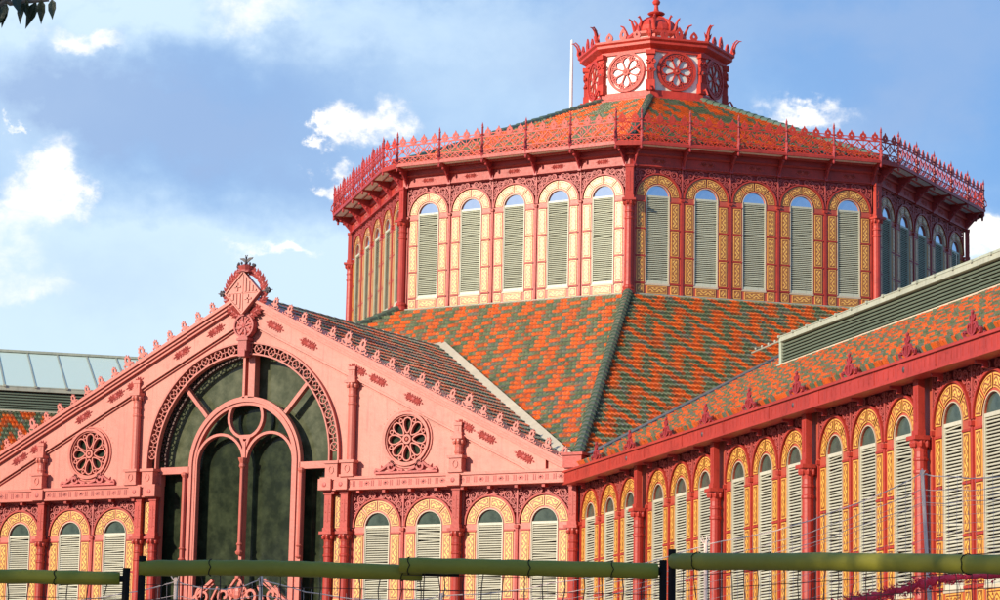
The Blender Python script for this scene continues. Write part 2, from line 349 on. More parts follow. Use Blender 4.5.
def surround_mesh(name, framemat):
    mb = MB(); h = SP/2
    out = [(-h, 0), (h, 0), (h, SPR)] + arc(0, SPR, 1.0, 0, 180, 20) + [(-h, SPR)]
    hole = [(-.5, .52), (.5, .52)] + arc(0, SPR, .5, 0, 180, 14)
    mb.plate([out, hole], 0, .12, 0)
    tr = [(-.52, .52), (-.52, SPR)] + arc(0, SPR, .52, 180, 0, 14)[1:] + [(.52, .52)]
    mb.bar(tr, .026, -.03, .02, mat=4)
    mb.box(-.55, .55, -.035, .02, .44, .52, 4)
    for sx in (-1, 1):
        a, b = (.60, .93) if sx > 0 else (-.93, -.60)
        zz = [.06, .53, 1.72, 2.92, 4.12]
        cell(mb, a, b, zz[0]+.02, zz[1]-.07, -.03)
        for k in range(1, 4): cell(mb, a, b, zz[k]+.05, zz[k+1]-.05, -.03)
        for z in zz[1:]:
            mb.box(min(sx*.55, sx*.98), max(sx*.55, sx*.98), -.045, .0, z-.028, z+.028, 5)
        # rib shared with the neighbour, with a knob at the springing
        x0, x1 = (h-.052, h) if sx > 0 else (-h, -h+.052)
        mb.box(x0, x1, -.055, .0, 0, SPR-.05, 5)
        mb.box(sx*(h-.03)-.05, sx*(h-.03)+.028, -.10, 0, SPR-.16, SPR-.05, 5) if sx > 0 else mb.box(-(h-.03)-.028, -(h-.03)+.05, -.098, 0, SPR-.16, SPR-.05, 5)
        mb.box(x0, x1, -.08, -.055, 0, .16, 5)
    cell(mb, -.44, .44, .08, .42, -.03)
    for k in range(4): vouss(mb, SPR, .60, .93, k*45+2.2, k*45+42.8, -.03)
    mb.bar(arc(0, SPR, 1.005, 0, 180, 24), .06, -.075, .06, mat=5)
    return mb.mesh(name, [framemat, YEL, OCHRE, GLYPH, TRIM, RED])
def louvre_mesh(name, mat, n, seed=1, back=DARK):
    mb = MB(); z0, z1 = .54, SPR-.02; st = (z1-z0)/n; rn = random.Random(seed)
    for k in range(n):
        z = z0+k*st+rn.uniform(-.003, .003); a = .061*st/.1+rn.uniform(-.004, .004)
        P = [(.0, z+.004), (.046, z+a), (.055, z+a-.009), (.010, z-.005)]
        i = len(mb.v); tl = rn.uniform(-.005, .005) if rn.random() < .85 else rn.uniform(-.03, .03)
        for x in (-.47, .47): mb.v += [(x, p[0], p[1]+tl*x*2) for p in P]
        for q in range(4): mb.f.append((i+q, i+(q+1) % 4, i+4+(q+1) % 4, i+4+q)); mb.m.append(0)
    mb.box(-.5, .5, -.005, .06, z1-.02, z1+.07, 0); mb.box(-.5, -.47, -.003, .06, z0-.02, z1, 0); mb.box(.47, .5, -.003, .06, z0-.02, z1, 0)
    mb.face([(-.5, .13, z0), (.5, .13, z0), (.5, .13, z1), (-.5, .13, z1)], 1)
    mb.box(-.47, .47, -.004, .05, z0-.02, z0+.09, 0)
    return mb.mesh(name, [mat, back])
def pane_mesh(name, mat):
    mb = MB(); mb.plate([[(-.5, SPR+.05), (.5, SPR+.05)] + arc(0, SPR, .5, 0, 180, 14)[1:]], .05, .06)
    return mb.mesh(name, [mat])
def pack(inside, x0, x1, z0, z1, radii, tries=500, seed=1):
    rn = random.Random(seed); cs = []
    for r in radii:
        for _ in range(tries):
            x, z = rn.uniform(x0, x1), rn.uniform(z0, z1)
            if not inside(x, z, r): continue
            if all(hypot(x-a, z-b) > (r+q)*.93 for a, b, q in cs): cs.append((x, z, r))
    return cs
def fret_mesh():
    mb = MB(); h = SP/2; top = WH-.03
    def inside(x, z, r): return x-r > 0 and x+r < h and z+r < top and hypot(x, z-SPR) > 1.03+r*.9 and z-r > SPR-.02
    cs = pack(inside, 0, h, SPR, top, (.17, .12, .085, .06), 260)
    for sx in (-1, 1):
        for x, z, r in cs:
            if r > .1:
                mb.bar(ring(sx*x, z, r*.88, 12), .035, -.03, .02, True)
                mb.bar(spiral(sx*x, z, r*.75, .01, x*9, 1.1*sx, 9), .028, -.025, .015)
            else: mb.bar(ring(sx*x, z, r*.72, 8), .03, -.025, .015, True)
    mb.box(-h, h, -.04, .03, WH-.06, WH, 0)
    for sx in (-1, 1): mb.box(sx*h-.03*(sx > 0), sx*h+.03*(sx < 0), -.04, .03, SPR, WH-.06, 0)
    mb.face([(-h, .09, SPR), (h, .09, SPR), (h, .09, WH), (-h, .09, WH)], 1)
    return mb.mesh('fretwork', [ORN, REDDK])
ME_SURR = surround_mesh('window_surround', SURR); ME_LOUV = [louvre_mesh('louvre', CREAM, 47, q) for q in range(5)]; LBACK = paint('louvre_back_board', (.16, .165, .11), .7, .1, 1, dirt=.1, spec=.2)
ME_LOUVG = [louvre_mesh('louvre_green', GREENC, 45, 9+q, LBACK) for q in range(5)]
ME_PANE = pane_mesh('pane', GLASSG); ME_PANET = pane_mesh('pane_tower', GLASST); ME_FRET = fret_mesh()
ME_SURRG = surround_mesh('window_surround_pale', SALTRIM)  # same frame paint made paler: strong sun on the gable put into the colour
def window(M, tower=False, pale=False):
    o = obj('arched_window', ME_SURRG if pale else ME_SURR, hall, M)
    obj('louvre', random.choice(ME_LOUVG if tower else ME_LOUV), o); obj('pane', ME_PANET if tower else ME_PANE, o); obj('fretwork', ME_FRET, o)
    return o

# ---- columns ------------------------------------------------------
def column_meshes(H, capz, r=.2, name='column', mat=RED):
    a = MB()
    a.lathe([(r*1.6, 0), (r*1.6, .12), (r*1.25, .18), (r*1.4, .25), (r*1.4, .3), (r*1.05, .36), (r, .5), (r*.96, capz-.75), (r*1.12, capz-.72), (r*1.12, capz-.66), (r*.96, capz-.63), (r*.96, capz-.45), (r*1.12, capz-.42), (r*1.12, capz-.38), (r*.98, capz-.35), (r*.95, capz-.2)], n=12)
    w2 = r*1.02
    w2 = r*.92; a.box(-w2, w2, -w2*.8, .05, capz+.16, H, 0)
    a.box(-w2-.03, w2+.03, -w2*.8-.03, .05, capz+.16, capz+.30, 0)
    a.box(-w2-.03, w2+.03, -w2*.8-.03, .05, H-.12, H, 0)
    for z in (capz+.55, capz+.85, capz+1.15):
        if z < H-.2:
            for sx in (-1, 1): a.ball((sx*w2*.55, -w2*.8, z), .022, .02, .022, 0, 6, 3)
    a.bar([(0, capz+.5), (0, H-.3)], .06, -w2*.8-.012, -w2*.8+.01)
    b = MB()
    b.lathe([(r*.98, capz-.22), (r*1.05, capz-.12), (r*1.35, capz-.02), (r*1.55, capz+.06)], n=12)
    for k in range(8):
        an = 2*pi*k/8+.39; b.ball((r*1.28*cos(an), r*1.28*sin(an), capz-.02), .06, .06, .11, 0, 6, 4)
    b.box(-r*1.6, r*1.6, -r*1.6, r*.8, capz+.06, capz+.16, 0)
    return a.mesh(name, [mat]), b.mesh('capital', [mat])
COLM = column_meshes(WH, 4.05, .16)
COLT = column_meshes(WH, 4.0, .185)
def column(M, ms=COLM):
    o = obj('column', ms[0], hall, M); obj('capital', ms[1], o); return o

# ---- rosettes, crest finials ---------------------------------------
def rosette_mesh():
    mb = MB(); mb.ball((0, 0, 0), .09, .05, .09, 0, 8, 4)
    for an, l in ((0, .50), (180, .50), (20, .40), (160, .40), (-20, .40), (200, .40), (50, .22), (130, .22), (-50, .22), (230, .22), (90, .16), (270, .16)):
        mb.petal(.0, 0, rad(an), l, .10, 0, .05)
        if l > .3:
            for e in (-1, 1): mb.petal(l*.5*cos(rad(an)), l*.5*sin(rad(an)), rad(an)+e*.8, .15, .07, 0, .04)
        mb.ball((l*.8*cos(rad(an)), 0, l*.8*sin(rad(an))), .05, .035, .045, 0, 6, 3)
    return mb.mesh('rosette', [ORN])
ME_ROS = rosette_mesh()
def crest_mesh(big=1.0, mat=SALTRIM):
    mb = MB(); s = big
    def sc(pts): return [(x*s, z*s) for x, z in pts]
    mb.plate([sc([(.11*cos(a)*(1.1 if sin(a) < 0 else 1), .31+.17*sin(a)) for a in [2*pi*k/14 for k in range(14)]]), sc([(.045*cos(a), .33+.085*sin(a)) for a in [2*pi*k/8 for k in range(8)]])], -.03, .03)
    mb.bar(sc([(0, 0), (0, .18)]), .06*s, -.03, .03)
    for sx in (-1, 1):
        mb.bar(sc([(0, .04), (sx*.10, .05), (sx*.18, .10), (sx*.20, .17), (sx*.15, .20), (sx*.12, .16)]), .045*s, -.025, .025)
        mb.bar(sc([(sx*.04, .12), (sx*.10, .17), (sx*.11, .24)]), .04*s, -.025, .025)
        mb.bar(sc([(sx*.16, .08), (sx*.24, .02), (sx*.30, .05), (sx*.30, .10)]), .04*s, -.025, .025)
    for k in range(5): mb.ball((.12*s*cos(pi*k/4), 0, (.33+.17*sin(pi*k/4))*s), .035, .03, .04, 0, 6, 3)
    return mb.mesh('crest_finial', [mat])
ME_CREST = crest_mesh(.86); ME_CRESTB = crest_mesh(1.12)

# ---- gable ----------------------------------------------------------
RT = 18.0; RS = .49               # top line of the rake: z = RT - RS*|x|
ARC = (11.8, 4.38, 3.92)
def gable():
    # wall above the cornice
    mb = MB()
    zo = ARC[0]
    outer = [(-W, ZC-.48), (-4.0, ZC-.48), (-4.0, ZC+.5), (-4.33, ZC+.5), (-4.33, zo)] + arc(0, zo, 4.33, 180, 0, 48)[1:-1] + [(4.33, zo), (4.33, ZC+.5), (4.0, ZC+.5), (4.0, ZC-.48), (W, ZC-.48), (W, RT-RS*W-.1), (0, RT-.1), (-W, RT-RS*W-.1)]
    holes = [ring(sx*7.18, 12.26, .93, 32) for sx in (-1, 1)]
    mb.plate([outer]+holes, 0, .26, 0)
    obj('gable_wall', mb.mesh('gable_wall', [SALMON]), hall)
    # projecting rake: top moulding, frieze, lower bead
    mb = MB()
    for sx in (-1, 1):
        for a, b, y0, y1 in ((.0, .13, -.42, .8), (.13, .24, -.34, .3), (.24, .35, -.26, .2)):
            x1 = W+.25
            P = [(0, RT-a), (sx*x1, RT-a-RS*x1), (sx*x1, RT-b-RS*x1), (0, RT-b)]
            if sx < 0: P = P[::-1]
            mb.plate([P[::-1]], y0, y1)
    obj('rake_cornice', mb.mesh('rake_cornice', [SALTRIM]), hall)
    mb = MB()
    for sx in (-1, 1):
        def band(a, b, y0, y1, end):
            P = [(0, RT-a), (sx*end, RT-a-RS*end), (sx*end, RT-b-RS*end), (0, RT-b)]
            mb.plate([P if sx < 0 else P[::-1]], y0, y1)
        band(.35, .98, -.12, 0, 13.6 if False else 12.9); band(.98, 1.06, -.17, 0, 12.55); band(1.10, 1.14, -.08, 0, 12.4)
    obj('rake_frieze', mb.mesh('rake_frieze', [SALMON]), hall)
    th = math.atan(RS)
    for sx in (-1, 1):
        for k in range(8):
            x = 1.35+k*1.53
            if abs(x-4.9) < .5 or abs(x-9.45) < .5: x += .65
            if x > 12.3: continue
            M = T(sx*x, -.13, RT-.66-RS*x) @ Matrix.Rotation(sx*th, 4, 'Y') @ Matrix.Diagonal((1, 1, .85, 1))
            obj('frieze_rosette', ME_ROS, hall, M)
        for k in range(20):
            x = 1.35+k*.645
            big = abs(x-4.9) < .33 or abs(x-9.45) < .33
            obj('crest_finial', ME_CRESTB if big else ME_CREST, hall, T(sx*x, -.25, RT-RS*x-.02) @ Matrix.Rotation(sx*th*.85, 4, 'Y'))
    # small columns between cornice and rake
    for xa in (4.88, 9.42):
        H = RT-1.06-RS*xa-ZC+.42
        cm = column_meshes(H, H-.65, .15, 'gable_colonnette', SALTRIM)
        mb = MB(); mb.box(-.3, .3, -.3, .05, 0, .08); mb.box(-.25, .25, -.25, .05, .08, .5); mb.box(-.31, .31, -.31, .05, .5, .6)
        mb.bar([(x*.75, .29+z) for x, z in ring(0, 0, .13, 12)], .035, -.275, -.25, True)
        pm = mb.mesh('pedestal', [SALTRIM])
        for sx in (-1, 1):
            o = obj('gable_column', cm[0], hall, T(sx*xa, -.14, ZC)); obj('capital', cm[1], o); obj('pedestal', pm, o)
    mb = MB(); mb.box(-.26, .26, -.3, .5, 0, .5); mb.box(-.32, .32, -.36, .5, .5, .6)
    mb.bar([(x*.75, .27+z) for x, z in ring(0, 0, .13, 12)], .035, -.325, -.3, True)
    pm = mb.mesh('arch_pedestal', [SALTRIM])
    for sx in (-1, 1): obj('arch_pedestal', pm, hall, T(sx*4.15, 0, ZC))
    # cornice along the top of the windows, stopped at the great arch
    for sx in (-1, 1):
        mb = MB(); a, b = (3.72, W) if sx > 0 else (-W, -3.72)
        mb.box(a, b, -.36, 0, ZC-.10, ZC, 0); mb.box(a, b, -.30, 0, ZC-.42, ZC-.10, 0); mb.box(a, b, -.34, 0, ZC-.48, ZC-.42, 0)
        n = 13
        for k in range(n):
            x = a+(b-a)*(k+.5)/n
            for q in (-.28, -.2, .2, .28): mb.box(x+q-.018, x+q+.018, -.315, -.3, ZC-.36, ZC-.16, 1)
            for an in range(0, 180, 45): mb.bar([(x-.12*cos(rad(an)), ZC-.26-.12*sin(rad(an))*.7), (x+.12*cos(rad(an)), ZC-.26+.12*sin(rad(an))*.7)], .03, -.313, -.3, mat=1)
        for x in ((4.65, 3.95, 9.35) if sx > 0 else (-4.65, -3.95, -9.35)): mb.box(x-.27, x+.27, -.42, -.0, ZC-.46, ZC-.06, 0); mb.ball((x, -.42, ZC-.27), .09, .03, .09, 1)
        for k in range(int((b-a)/SP*2)):
            x = a+.5+k*SP/2; mb.box(x-.06, x+.06, -.26, 0, ZC-.60, ZC-.48, 2)
        obj('window_cornice', mb.mesh('window_cornice', [SALTRIM, ORN, RED]), hall)
    # windows, columns
    for sx in (-1, 1):
        for c in (7.0, 11.67):
            for q in (-.5, .5): window(frame(0, D-.15, WZ, sx*(c+q*SP)), pale=True)
            for e in (-1, 1):     # filler strips beside each pair
                mb = MB(); x = sx*c+e*(SP+.09); mb.box(x-.1, x+.1, .1, .3, WZ, ZC-.48, 0)
                obj('filler_strip', mb.mesh('filler_strip', [SALTRIM]), hall)
        for x in (4.65, 3.95, 9.34): column(frame(0, D+.04, WZ, sx*x))
        mb = MB(); mb.box(sx*4.3-.3, sx*4.3+.3, .06, .5, 0, ZC-.48, 0)
        for z0, z1 in ((WZ+.6, WZ+1.8), (WZ+1.9, WZ+3.0), (WZ+3.1, WZ+4.05), (WZ+4.35, WZ+5.5)): cell(mb, sx*4.3-.13, sx*4.3+.13, z0, z1, .03)
        obj('narrow_panel', mb.mesh('narrow_panel', [SURR, YEL, OCHRE, GLYPH]), hall)
    column(frame(0, D+.02, WZ, W-.02), COLM)
    mb = MB(); mb.box(-.36, .36, -.36, .36, 0, .42); mb.box(-.42, .42, -.42, .42, .42, .52)
    obj('corner_block', mb.mesh('corner_block', [RED]), hall, T(W+.12, -.10, ZC+.0))
    # plinth wall under the windows
    mb = MB()
    for a, b in ((-W, -3.7), (3.7, W)): mb.box(a, b, .0, .5, 0, WZ-.15, 0); mb.box(a, b, -.12, .5, WZ-.15, WZ, 1)
    obj('plinth_wall', mb.mesh('plinth_wall', [STONE, RED]), hall)

    # pierced ring of the great arch
    def pierced(y0, y1, mat):
        mb = MB(); zo, ro, ri = ARC
        mb.bar([(-ro+.05, ZC+.6), (-ro+.05, zo)] + arc(0, zo, ro-.05, 180, 0, 60)[1:-1] + [(ro-.05, zo), (ro-.05, ZC+.6)], .06, y0-.06, y1+.1)
        mb.bar([(-ri, ZC+.6), (-ri, zo)] + arc(0, zo, ri, 180, 0, 60)[1:-1] + [(ri, zo), (ri, ZC+.6)], .06, y0-.03, y1+.1)
        rm = (ro+ri)/2-.02; n = 21
        for k in range(n):
            a = pi*(k+.5)/n; cx, cz = rm*cos(a), zo+rm*sin(a)
            mb.bar(ring(cx, cz, .165, 14), .036, y0, y1, True)
            for q in range(2):
                b = a+pi/4+q*pi/2; mb.bar([(cx-.15*cos(b), cz-.15*sin(b)), (cx+.15*cos(b), cz+.15*sin(b))], .018, y0+.02, y1)
            mb.ball((cx, y0+.02, cz), .05, .03, .05, 0, 6, 3)
            a2 = pi*(k+1)/n
            if k < n-1:
                mb.bar([((ri)*cos(a2), zo+ri*sin(a2)), ((ro-.05)*cos(a2), zo+(ro-.05)*sin(a2))], .03, y0, y1)
                mb.bar([(rm*cos(a2-.035), zo+rm*sin(a2-.035)), (rm*cos(a2+.035), zo+rm*sin(a2+.035))], .03, y0, y1)
        return mb.mesh('pierced_ring', [mat])
    obj('pierced_arch_ring', pierced(-.10, -.02, SALTRIM), hall)
    # great arched window
    mb = MB(); GD = .62; zo = ARC[0]
    mb.plate([[(-4.3, 3.2), (4.3, 3.2), (4.3, 11.49), (2.36, 11.49)] + arc(0, 11.62, 2.36, 0, 180, 30) + [(-2.36, 11.49), (-4.3, 11.49)]], GD, GD+.05)
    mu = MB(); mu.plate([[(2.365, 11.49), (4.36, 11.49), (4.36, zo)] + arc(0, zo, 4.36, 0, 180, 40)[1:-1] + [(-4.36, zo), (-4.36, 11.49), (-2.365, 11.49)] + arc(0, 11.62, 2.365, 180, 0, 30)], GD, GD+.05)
    # tracery
    tr = MB(); y0, y1 = .08, .30
    def jamb(x, z0, z1, wd=.3, yy0=y0, yy1=y1): tr.bar([(x, z0), (x, z1)], wd, yy0, yy1)
    Z2 = 11.62
    tr.bar([(-2.37, 4.5), (-2.37, Z2)] + arc(0, Z2, 2.37, 180, 0, 40)[1:-1] + [(2.37, Z2), (2.37, 4.5)], .32, y0, y1)
    tr.bar([(-2.37, 4.5), (-2.37, Z2)] + arc(0, Z2, 2.37, 180, 0, 40)[1:-1] + [(2.37, Z2), (2.37, 4.5)], .08, y0-.06, y0)
    for sx in (-1, 1):
        tr.bar([(sx*2.19, 4.5), (sx*2.19, 11.70)] + ([(x, z) for x, z in (arc(sx*1.12, 11.70, 1.07, 0, 180, 22) if sx > 0 else arc(sx*1.12, 11.70, 1.07, 180, 0, 22))])[1:-1] + [(sx*.05, 11.70)], .10, y0+.02, y1)
        for a in (45,):
            c_, s_ = cos(rad(a))*sx, sin(rad(a))
            tr.bar([(2.5*c_, zo-.1+2.5*s_), (3.95*c_, zo+3.95*s_)], .14, y0, y1)
        tr.bar([(sx*2.5, 11.50), (sx*4.0, 11.50)], .24, y0, y1); tr.bar([(sx*2.5, 11.38), (sx*4.0, 11.38)], .05, y0-.05, y1)
        jamb(sx*2.64, 4.5, 11.38, .13, y0-.08, y0+.1)
        tr.lathe([(.07, 0), (.13, .05), (.07, .12), (.07, .4), (.12, .45), (.07, .5), (.07, 3.1), (.13, 3.2), (.13, 3.26), (.07, 3.3)], sx*2.64, y0-.08, 8.1, 8)
        jamb(sx*3.85, 4.5, 11.4, .16)
    tr.bar(ring(0, 13.38, .76, 28), .11, y0+.013, y1-.013, True)
    tr.bar([(0, 7.0), (0, 12.46)], .13, y0-.02, y1)
    tr.lathe([(.06, 0), (.12, .05), (.15, .12), (.08, .2), (.08, .35), (.12, .4), (.07, .48), (.07, 3.2), (.12, 3.28), (.09, 3.4), (.15, 3.55), (.16, 3.6)], 0, y0-.08, 8.25, 8)
    tr.plate([[(-.30, 12.72), (-.07, 12.25), (.07, 12.25), (.30, 12.72)], ring(0, 12.55, .08, 8)], y0+.01, y1-.02)
    tr.bar([(-.12, 14.1), (-.12, 15.8)], .10, y0, y1); tr.bar([(.22, 14.1), (.22, 15.75)], .28, y0, y1+.1)
    go = obj('great_arched_window', tr.mesh('tracery', [SALTRIM]), hall)
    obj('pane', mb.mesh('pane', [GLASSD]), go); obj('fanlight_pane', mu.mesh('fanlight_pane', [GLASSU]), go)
    # second ring, deep in the reveal
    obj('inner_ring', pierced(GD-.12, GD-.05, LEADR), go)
    # reveal of the arch
    rv = MB(); path = [(-3.92, 3.0), (-3.92, zo)] + arc(0, zo, 3.92, 180, 0, 40)[1:-1] + [(3.92, zo), (3.92, 3.0)]
    for k in range(len(path)-1):
        a, b = path[k], path[k+1]
        if True: K_ = lambda p: zo+(p[1]-zo)*1.10 if p[1] > zo else p[1]; rv.face([(a[0]*1.10, .22, K_(a)), (b[0]*1.10, .22, K_(b)), (b[0]*1.10, GD, K_(b)), (a[0]*1.10, GD, K_(a))], 0)
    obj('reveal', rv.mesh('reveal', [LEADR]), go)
    # door head: sloping bars and scrolls
    dh = MB(); zb = 6.35
    dh.box(-3.9, 3.9, -.05, .25, zb-.14, zb, 0)
    for sx in (-1, 1):
        dh.bar([(sx*2.3, zb+.1), (sx*1.15, zb+1.0)], .10, -.05, .1); dh.bar([(sx*2.3, zb-.02), (sx*1.1, zb+.86)], .04, -.02, .1)
        dh.bar(spiral(sx*1.55, zb+.42, .34, .06, 1.2 if sx > 0 else pi-1.2, -1.3*sx, 18), .09, -.06, .04)
        dh.bar(spiral(sx*.58, zb+.42, .40, .07, 2.2 if sx > 0 else pi-2.2, 1.4*sx, 18), .10, -.08, .04)
        dh.bar([(sx*.9, zb+.75), (sx*1.15, zb+.3), (sx*1.0, zb+.05)], .07, -.05, .04)
        dh.bar([(sx*.2, zb+.1), (sx*.42, zb+.6), (sx*.1, zb+1.0), (0, zb+1.15)], .08, -.06, .04)
    dh.ball((0, -.05, zb+.5), .18, .1, .26); dh.ball((0, -.05, zb+1.12), .1, .08, .14)
    for k in range(5): dh.petal(0, zb+.3, rad(30+30*k), .55, .16, -.06, .08)
    obj('door_head_scrollwork', dh.mesh('door_head_scrollwork', [SALTRIM]), hall)
    dl = MB(); dl.box(-3.75, 3.75, .5, .6, 0, zb-.14, 0)
    for k in range(9): dl.box(-3.7+k*.92, -3.64+k*.92, .44, .5, 0, zb-.14, 1)
    obj('entrance_door', dl.mesh('entrance_door', [GLASSD, RED]), hall)
    # rose windows
    for sx in (-1, 1):
        rm = MB(); cx, cz = sx*7.18, 12.26
        rm.bar(ring(0, 0, .93, 36), .09, -.12, .2, True); rm.bar(ring(0, 0, 1.03, 36), .05, -.05, .0, True, 0); rm.bar(ring(0, 0, .86, 36), .05, -.06, .12, True)
        for k in range(8):
            a = pi/2+2*pi*k/8; pts = []
            for q in range(13):
                t = 2*pi*q/12; l = .50+.28*cos(t); w_ = .165*sin(t)*(1+.35*cos(t))
                pts.append((l*cos(a)-w_*sin(a), l*sin(a)+w_*cos(a)))
            rm.bar(pts[:-1], .05, -.03, .12, True)
            b = a+pi/8; rm.bar(ring(.72*cos(b), .72*sin(b), .07, 8), .035, -.02, .1, True)
            rm.bar([(.80*cos(b), .80*sin(b)), (.86*cos(b), .86*sin(b))], .05, -.02, .1)
        rm.bar(ring(0, 0, .14, 14), .08, -.06, .1, True); rm.ball((0, -.04, 0), .07, .05, .07)
        for k in range(14):
            a = rad(20+k*10); rm.ball((1.16*cos(a), 0, 1.16*sin(a)), .018, .015, .018, 0, 5, 3)
        ro = obj('rose_window', rm.mesh('rose_tracery', [SALTRIM]), hall, T(cx, 0, cz))
        pn = MB(); pn.plate([ring(0, 0, .9, 24)], .14, .18); obj('pane', pn.mesh('pane', [GLASSD]), ro)
        sc = MB(); y0 = -.12
        for e in (-1, 1):
            sc.bar(spiral(e*.62, -.98, .20, .05, pi*.5, 1.2*e, 14), .08, y0, 0)
            sc.bar([(e*.1, -1.12), (e*.35, -1.05), (e*.55, -.85), (e*.66, -.79)], .07, y0, 0)
            sc.bar([(e*.7, -.85), (e*.9, -1.0), (e*1.1, -1.1), (e*1.25, -1.05), (e*1.3, -1.15)], .08, y0+.02, 0)
            for k in range(3): sc.petal(e*(.3+.25*k), -1.08, rad(90-e*40), .2, .1, -.02, .08)
            sc.petal(e*1.0, -1.1, rad(90-e*20), .22, .1, -.02, .06)
        sc.box(-1.32, 1.32, -.1, 0, -1.22, -1.14, 0)
        obj('scroll_base', sc.mesh('scroll_base', [ORN]), ro)
    # rosette under the shield with its bracket
    rs = MB(); rs.lathe([(.47, 0), (.47, .12), (.40, .16)], n=24)
    rs2 = MB(); rs2.plate([ring(0, 0, .46, 24)], -.2, -.02); rs2.bar(ring(0, 0, .42, 24), .06, -.27, -.2, True)
    for k in range(8):
        a = 2*pi*k/8+.2; rs2.bar([(.08*cos(a), .08*sin(a)), (.22*cos(a+.2), .22*sin(a+.2)), (.36*cos(a), .36*sin(a))], .06, -.25, -.2)
        rs2.ball((.28*cos(a+.39), -.2, .28*sin(a+.39)), .05, .04, .05, 1, 6, 4)
    rs2.ball((0, -.22, 0), .09, .07, .09)
    rs2.box(-.19, .19, -.3, .1, -.95, -.42); rs2.box(-.25, .25, -.34, .1, -.55, -.46); rs2.box(-.15, .15, -.34, .1, -1.15, -.9)
    obj('keystone_rosette', rs2.mesh('keystone_rosette', [ORN, RED]), hall, T(.09, -.1, 16.74))
    # coat of arms
    cz = 18.14; sh = MB(); a = .86
    sh.plate([[(-a, 0), (0, -a), (a, 0), (0, a)]], -.32, -.10); sh.bar([(-a, 0), (0, -a), (a, 0), (0, a)], .07, -.37, -.3, True)
    ym, yf = -.36, -.32
    for k in range(4):                       # raised vertical stripes: upper right and lower left quarters
        x = .10+k*.17; sh.box(x, x+.075, ym, yf, .04, max(.08, a-x-.14), 0)
        sh.box(-x-.075, -x, ym, yf, -max(.08, a-x-.14), -.04, 0)
    sh.box(-.72, .72, -.345, yf, -.02, .02, 0); sh.box(-.02, .02, -.345, yf, -.74, .74, 0)
    for cx_, cz_ in ((-.27, .25), (.27, -.25)):  # crosses
        sh.box(cx_-.17, cx_+.17, ym, yf, cz_-.035, cz_+.035, 0); sh.box(cx_-.035, cx_+.035, ym, yf, cz_-.17, cz_+.17, 0)
    so_ = obj('coat_of_arms', sh.mesh('shield', [SALMON]), hall, T(.10, -.18, cz-.17) @ Matrix.Diagonal((.91, 1, .93, 1)))
    lr = MB()
    for sx in (-1, 1):
        for k in range(17):
            t = rad(-75+k*9.0); r = .93
            cx_, cz_ = r*cos(t)*sx, r*sin(t)
            for e in (-1, 0, 1): lr.petal(cx_, cz_, (t+pi/2+e*.8) if sx > 0 else (pi-(t+pi/2+e*.8)), .30, .16, -.12-.03*(k % 2), .07)
            lr.ball((cx_, -.14, cz_), .07, .06, .07, 0, 6, 3)
        lr.bar([(x*sx, z) for x, z in arc(0, 0, .93, -82, 72, 16)], .07, -.16, -.06)
    obj('laurel_wreath', lr.mesh('laurel_wreath', [ORN]), so_)
    kb = MB()
    for sx in (-1, 1):
        kb.bar([(sx*.8, .03), (sx*1.05, .05)], .05, -.2, -.12, mat=0); kb.ball((sx*1.14, -.16, .05), .13, .11, .12, 0, 8, 5)
        for k in range(6):
            t = 2*pi*k/6; kb.ball((sx*1.14+.1*cos(t), -.2, .05+.1*sin(t)), .045, .05, .045, 0, 6, 3)
        kb.bar([(sx*1.24, .05), (sx*1.36, .07)], .03, -.18, -.14)
    obj('thistle_knob', kb.mesh('thistle_knob', [BLACK]), so_)
    cr = MB(); cr.lathe([(.30, .86), (.30, .93), (.27, .95), (.34, 1.10)], 0, -.15, 0, 12); cr.box(-.3, .3, -.4, 0, .84, .88)
    for k in range(7):
        t = pi*k/6; x = .34*cos(t); cr.ball((x, -.15-.3*sin(t), 1.15+.03*sin(t)), .05, .05, .07, 1, 6, 4)
    cr.ball((0, -.15, 1.05), .24, .22, .16, 0)
    for sx in (-1, 1): cr.ball((sx*.4, -.15, 1.12), .09, .07, .08, 1, 6, 4)
    obj('crown', cr.mesh('crown', [ORN, BLACK]), so_)
    bt = MB(); z = 1.23
    bt.ball((0, -.15, z+.06), .06, .06, .14, 0, 8, 5); bt.ball((0, -.17, z+.22), .05, .05, .055, 0, 6, 4)
    for sx in (-1, 1):
        bt.plate([[(0, z+.1), (sx*.12, z+.22), (sx*.33, z+.22), (sx*.27, z+.15), (sx*.2, z+.13), (sx*.13, z+.07), (sx*.04, z+.02)][::(-1 if sx < 0 else 1)]], -.17, -.13)
        bt.bar([(sx*.03, z+.27), (sx*.05, z+.33)], .03, -.18, -.15)
    obj('winged_figure', bt.mesh('winged_figure', [BLACK]), so_)
LEADR = paint('shaded_inner_iron', (.10, .045, .035), .6, .2, 1, dirt=.3)  # darker copy of the ring's paint: the reveal's shade put into the colour
gable()

